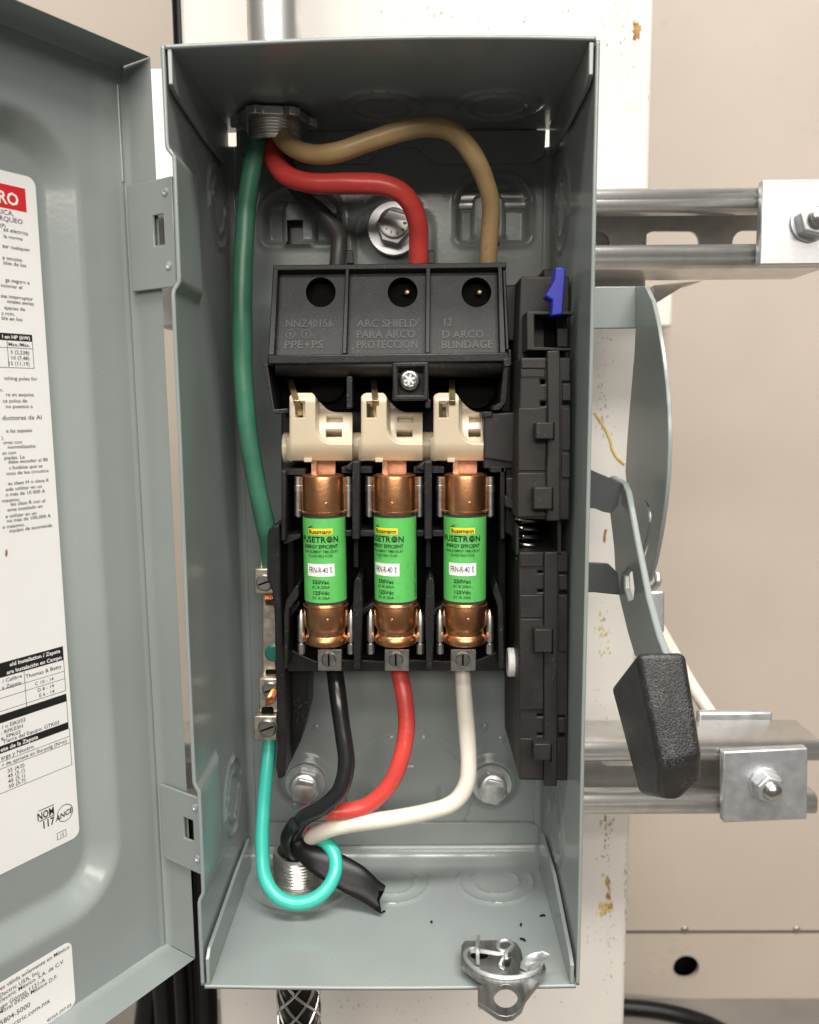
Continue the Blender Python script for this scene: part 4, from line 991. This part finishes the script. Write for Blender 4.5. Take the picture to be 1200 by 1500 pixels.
# stepped cover plates, rail and clips
for (x0, y0, x1, y1, Y, t_) in ((764, 526, 800, 539, UY - .9, 2), (763, 540, 799, 552, UY - .5, 2), (760, 598, 800, 690, UY - .5, 2), (759, 693, 800, 757, UY - .9, 2), (823, 598, 835, 660, UY - .5, 2), (823, 664, 835, 700, UY - .9, 2),
                               (762, 811, 796, 830, LYm - .8, 2), (762, 872, 796, 905, LYm - .5, 2), (762, 907, 796, 1040, LYm - .9, 2), (762, 1082, 796, 1141, LYm - .6, 2), (819, 872, 831, 955, LYm - .5, 2)):
    b = Mesh(); b.pr(x0, y0, x1, y1, Y, Y + t_); b.build('cover_plate', M_blackdull, mc, bevel=.35)
b = Mesh(); b.pp([(802, 514), (820, 513), (821, 538), (821, 763), (801, 763), (801, 700), (803, 617)], UY - 3.0, UY + 2); b.build('rail', M_blackdull, mc, bevel=.5)
b = Mesh(); b.pp([(798, 809), (817, 809), (816, 1152), (797, 1152)], LYm - 3.0, LYm + 2); b.build('rail', M_blackdull, mc, bevel=.5)
for (x0, y0, x1, y1, Y) in ((785, 619, 811, 643, UY), (782, 714, 809, 746, UY), (783, 922, 809, 956, LYm), (782, 1090, 807, 1114, LYm)):
    b = Mesh(); b.pp([(x0, y0 + 2), (x0 + 2, y0), (x1, y0), (x1, y1), (x0, y1)], Y - 7.5, Y + 1); b.build('clip_tab', M_blackdull, mc, bevel=.6)
    b = Mesh(); b.pr(x1 - 2, y0, x1 + 1.5, y1 + 2, Y - 3.15, Y - 2.9); b.build('tab_slot', M_dark, mc)
for (x0, y0, x1, y1, Y) in ((823, 557, 837, 561, UY), (823, 588, 837, 593, UY), (818, 837, 832, 841, LYm), (818, 865, 832, 870, LYm), (817, 1047, 828, 1051, LYm), (817, 1074, 828, 1079, LYm)):
    b = Mesh(); b.pr(x0, y0, x1, y1, Y - .25, Y + .2); b.build('vent_slot', M_dark, mc)
for (x0, y0, x1, y1, Y) in ((824, 562, 836, 587, UY), (819, 842, 831, 864, LYm), (818, 1052, 828, 1073, LYm)):
    b = Mesh(); b.pr(x0, y0, x1, y1, Y - 1.2, Y + .3); b.build('vent_tab', M_blackdull, mc, bevel=.3)
b = Mesh(); b.pr(757, 755, 835, 815, 60, 92); b.build('spring_bay', M_dark, mc)
b = Mesh(); b.pr(817, 758, 822, 812, LYm, 60); b.pr(756, 770, 760, 812, LYm + 4, 60); b.build('bay_post', M_blackdull, mc)
b = Mesh(); p0, p1 = at(772, 752, 44), at(772, 822, 44)
b.tube([Vector((p0.x + 5.6 * cos(k * .5), 44 + 5.6 * sin(k * .5), p0.z + (p1.z - p0.z) * k / 76)) for k in range(77)], .8, 8, res=2); b.build('coil_spring', M_steel, mc)
b = Mesh(); b.pp([(814, 391), (829, 392), (824, 461), (807, 463), (809, 440), (799, 434), (812, 411)], UY - 4, UY + 5); o = b.build('blue_lever', M_blue, mc, bevel=.6); o['label'] = 'bright blue plastic release lever'
b = Mesh(); p = at(746, 970, 52); b.lathe(p + Vector((-1, 0, 0)), (1, 0, 0), [(6.4, 0), (7.0, .5), (7.0, 3.2), (6.2, 3.4), (6.2, 4.6), (5.6, 5)], 36); o = b.build('bushing', M_wplast, mc); o['label'] = 'white round bushing at the side'
# drive arm linking rotor to mechanism
b = Mesh(); b.pp([(709, 612), (718, 605), (760, 604), (760, 680), (709, 672)], 45, 70); b.build('drive_housing', M_blackdull, mc, bevel=.8)
b = Mesh(); b.pr(706, 603, 722, 611, 44, 60); b.pr(709, 672, 758, 686, 46, 70); b.pp([(742, 686), (757, 686), (756, 790), (740, 780)], 48, 80); b.pr(736, 530, 760, 604, 62, 90); b.build('drive_bracket', M_black, mc, bevel=.5)
b = Mesh(); b.pp([(742, 700), (757, 700), (757, 728), (742, 734)], 44, 60); b.pp([(740, 726), (757, 735), (757, 748), (740, 742)], 40, 60); b.build('stop_finger', M_blackdull, mc, bevel=.5)

# ================================================================== HANDLE (outside, right)
GX = 126
gp = XP(GX)
g = thing('handle_guard', 'curved grey steel handle guard on the right side of the box', 'guard', (GX, 80, on(945, 860, gp).z))
def gx(pts): return [on(x, y, Plane((GX, 0, 0), (-1, 0, 0))) for x, y in pts]
outer = [(930, 419), (945, 419), (955, 440), (963, 475), (970, 520), (975, 560), (978, 600), (979, 650), (977, 700), (973, 740), (966, 785), (958, 825), (950, 850), (942, 858), (936, 850), (934, 830), (934, 800), (931, 790), (926, 770), (920, 740), (916, 690), (919, 640), (923, 590), (929, 520), (931, 480)]
hole = [(945, 733), (951, 741), (954, 757), (952, 785), (946, 812), (940, 825), (939, 810), (947, 790), (951, 765), (949, 748)]
b = Mesh(); b.plate(gx(outer), [gx(hole)], Vector((-1, 0, 0)), 2.05); b.build('guard_plate', M_grey, g, bevel=.4)
yb = on(930, 470, gp).y
b = Mesh(); q0 = on(930, 420, gp); q1 = on(930, 481, gp)
b.box(HW + 1.5, GX + 2, yb, yb + 2.2, q1.z, q0.z); b.build('guard_tab', M_grey, g, bevel=.6)
b = Mesh(); b.tube([on(940, 850, gp), on(950, 860, gp) + Vector((0, -3, 0)), on(958, 856, gp) + Vector((0, -6, 2)), on(957, 845, gp) + Vector((0, -6, 3))], 1.6, 10); b.build('hook', M_zinc, g)

AX = 112
ap = Plane((AX, 0, 0), (-1, 0, 0))
hd = thing('operating_handle', 'grey switch handle arm with a grained black grip beside the box', 'handle', (AX, 0, at(975, 1170, -25).z))
arm = [(893, 748), (889, 700), (895, 697), (912, 707), (918, 722), (922, 745), (930, 790), (938, 830), (947, 875), (955, 905), (962, 930), (972, 958), (930, 962), (919, 925), (908, 880), (902, 850), (899, 800)]
sl = [(914, 842), (920, 832), (926, 838), (929, 862), (927, 878), (920, 880), (915, 862)]
b = Mesh(); b.plate([on(x, y, ap) for x, y in arm], [[on(x, y, ap) for x, y in sl]], Vector((-1, 0, 0)), 3); b.build('arm', M_grey, hd, bevel=.7)
ya = 62
p, q = on(900, 690, YP(ya)), on(900, 748, YP(ya))
b = Mesh(); b.plate([at(840, 676, ya), at(872, 691, ya), at(893, 700, ya), at(910, 709, ya), at(905, 740, ya), at(896, 752, ya), at(884, 750, ya), at(872, 745, ya), at(840, 742, ya)], [], Vector((0, -1, 0)), 3); b.build('fork_tine', M_enamshade, hd, bevel=.6)  # grey paint like the arm, its shade put into the colour
b = Mesh(); b.pp([(840, 823), (892, 826), (906, 840), (908, 872), (870, 868), (840, 868)], 58, 61); b.build('fork_tine', M_enamshade, hd, bevel=.6)
b = Mesh()
fTL, fTR, fBR, fBL = at(932, 955, -18), at(1006, 954, -18), at(1028, 1108, -31), at(965, 1124, -31)
cL, cM, cR = at(967, 1170, -21), at(998, 1170, -20), at(1029, 1142, -22)
bTL = at(894, 1006, 24); bB0 = at(928, 1146, 14); bB1 = at(939, 1165, 10)
bTR = Vector((fTR.x, 24, bTL.z + 2)); bB2 = Vector((cM.x - 2, 10, bB1.z)); bB3 = Vector((cR.x, 12, cR.z))
b.add([fTL, fTR, fBR, fBL, cL, cM, cR, bTL, bTR, bB3, bB2, bB1, bB0],
      [(0, 3, 2, 1), (3, 4, 5, 6, 2), (0, 1, 8, 7), (1, 2, 6, 9, 8), (6, 5, 10, 9), (5, 4, 11, 10), (4, 3, 0, 7, 12, 11), (7, 8, 9, 10, 11, 12)])
b.build('grip', M_grip, hd, bevel=3.2, seg=5, smooth=50)
b = Mesh(); b.lathe(at(979, 1018, -20.6), (-.1, -1, -.05), [(1.6, -.1), (1.6, .35), (1.1, .55), (.7, .1)], 14); b.build('mould_mark', M_grip, hd)

# ================================================================== HASP
HZp = -190
hp_ = ZP(HZp)
h = thing('padlock_hasp', 'zinc plated hasp with padlock ring at the lower right front edge', 'hasp', tuple(on(735, 1430, hp_)))
b = Mesh(); b.ppl([(676, 1385), (681, 1378), (727, 1377), (756, 1380), (763, 1390), (766, 1404), (769, 1424), (790, 1425), (797, 1410), (800, 1418), (789, 1438), (770, 1462), (764, 1477), (752, 1487), (741, 1489), (730, 1487), (700, 1467), (700, 1444), (716, 1440), (700, 1431), (675, 1412)], hp_, 2.4,
                 holes=[circ(741, 1459, 18, 28, 17), [(741, 1402), (750, 1403), (746, 1417), (738, 1416)]])
b.build('ring_plate', M_brushed, h, bevel=.5)
b = Mesh(); rp = ZP(HZp + .8)
b.tube([on(x, y, rp) for x, y in ((696, 1389), (687, 1391), (682, 1397), (684, 1407), (695, 1418), (712, 1427), (738, 1432), (765, 1430), (783, 1424), (792, 1416))], 1.0, 10); b.build('stamped_rim', M_zinc, h)
b = Mesh(); b.ppl(circ(702, 1400, 13, 20, 5), ZP(HZp + .1), .3); b.build('recess', M_dark, h)
up = lambda x, y, dz: on(x, y, ZP(HZp + dz))
b = Mesh(); b.tube([up(700, 1412, .5), up(700, 1400, 4), up(699, 1388, 6), up(700, 1378, 5), up(701, 1372, 1)], .9, 8); b.build('spring_wire', M_zinc, h)
b = Mesh(); b.tube([up(690, 1392, 3), up(712, 1394, 4), up(730, 1397, 4), up(742, 1398, 4), up(735, 1407, 3), up(733, 1414, 2), up(738, 1418, .5)], .9, 8); b.build('spring_wire', M_zinc, h)
b = Mesh(); b.tube([up(740 + 11 * cos(a), 1385 + 8 * sin(a), 4 + .3 * a) for a in frange(0, 2 * pi, 14)] + [up(742, 1395, 6), up(742, 1404, 5)], .9, 8); b.build('spring_wire', M_zinc, h)
b = Mesh(); b.tube([up(768, 1420, .5), up(772, 1409, 4), up(784, 1403, 6), up(796, 1400, 6), up(799, 1396, 8)], lambda t: (.5, 2.05), 12, flat=(0, -.7, .7)); b.build('curled_tongue', M_zinc, h)

# ================================================================== crumbs
for i, (px, py, l) in enumerate(((795, 1342, 2.6), (763, 1355, 1.6), (766, 1377, 2.8), (562, 1336, 1.8), (632, 1351, .9))):
    b = Mesh(); p = on(px, py, ZP(-HZ + .5)); a = i * 1.3
    b.tube([p + Vector((-cos(a), -sin(a), 0)) * l / 2, p + Vector((.2, .1, .5)), p + Vector((cos(a), sin(a), .2)) * l / 2], .45, 6, res=3)
    tag(b.build('plastic_crumb', M_dark, None), ['curled dark crumb nearest the right flap on the box floor', 'tiny dark sliver between the hasp and the right flap', 'dark crumb just behind the hasp on the box floor',
        'dark crumb in front of the cable jacket end', 'smallest dark fleck mid way along the box floor'][i], 'crumb', 'dark crumbs on the enclosure floor')
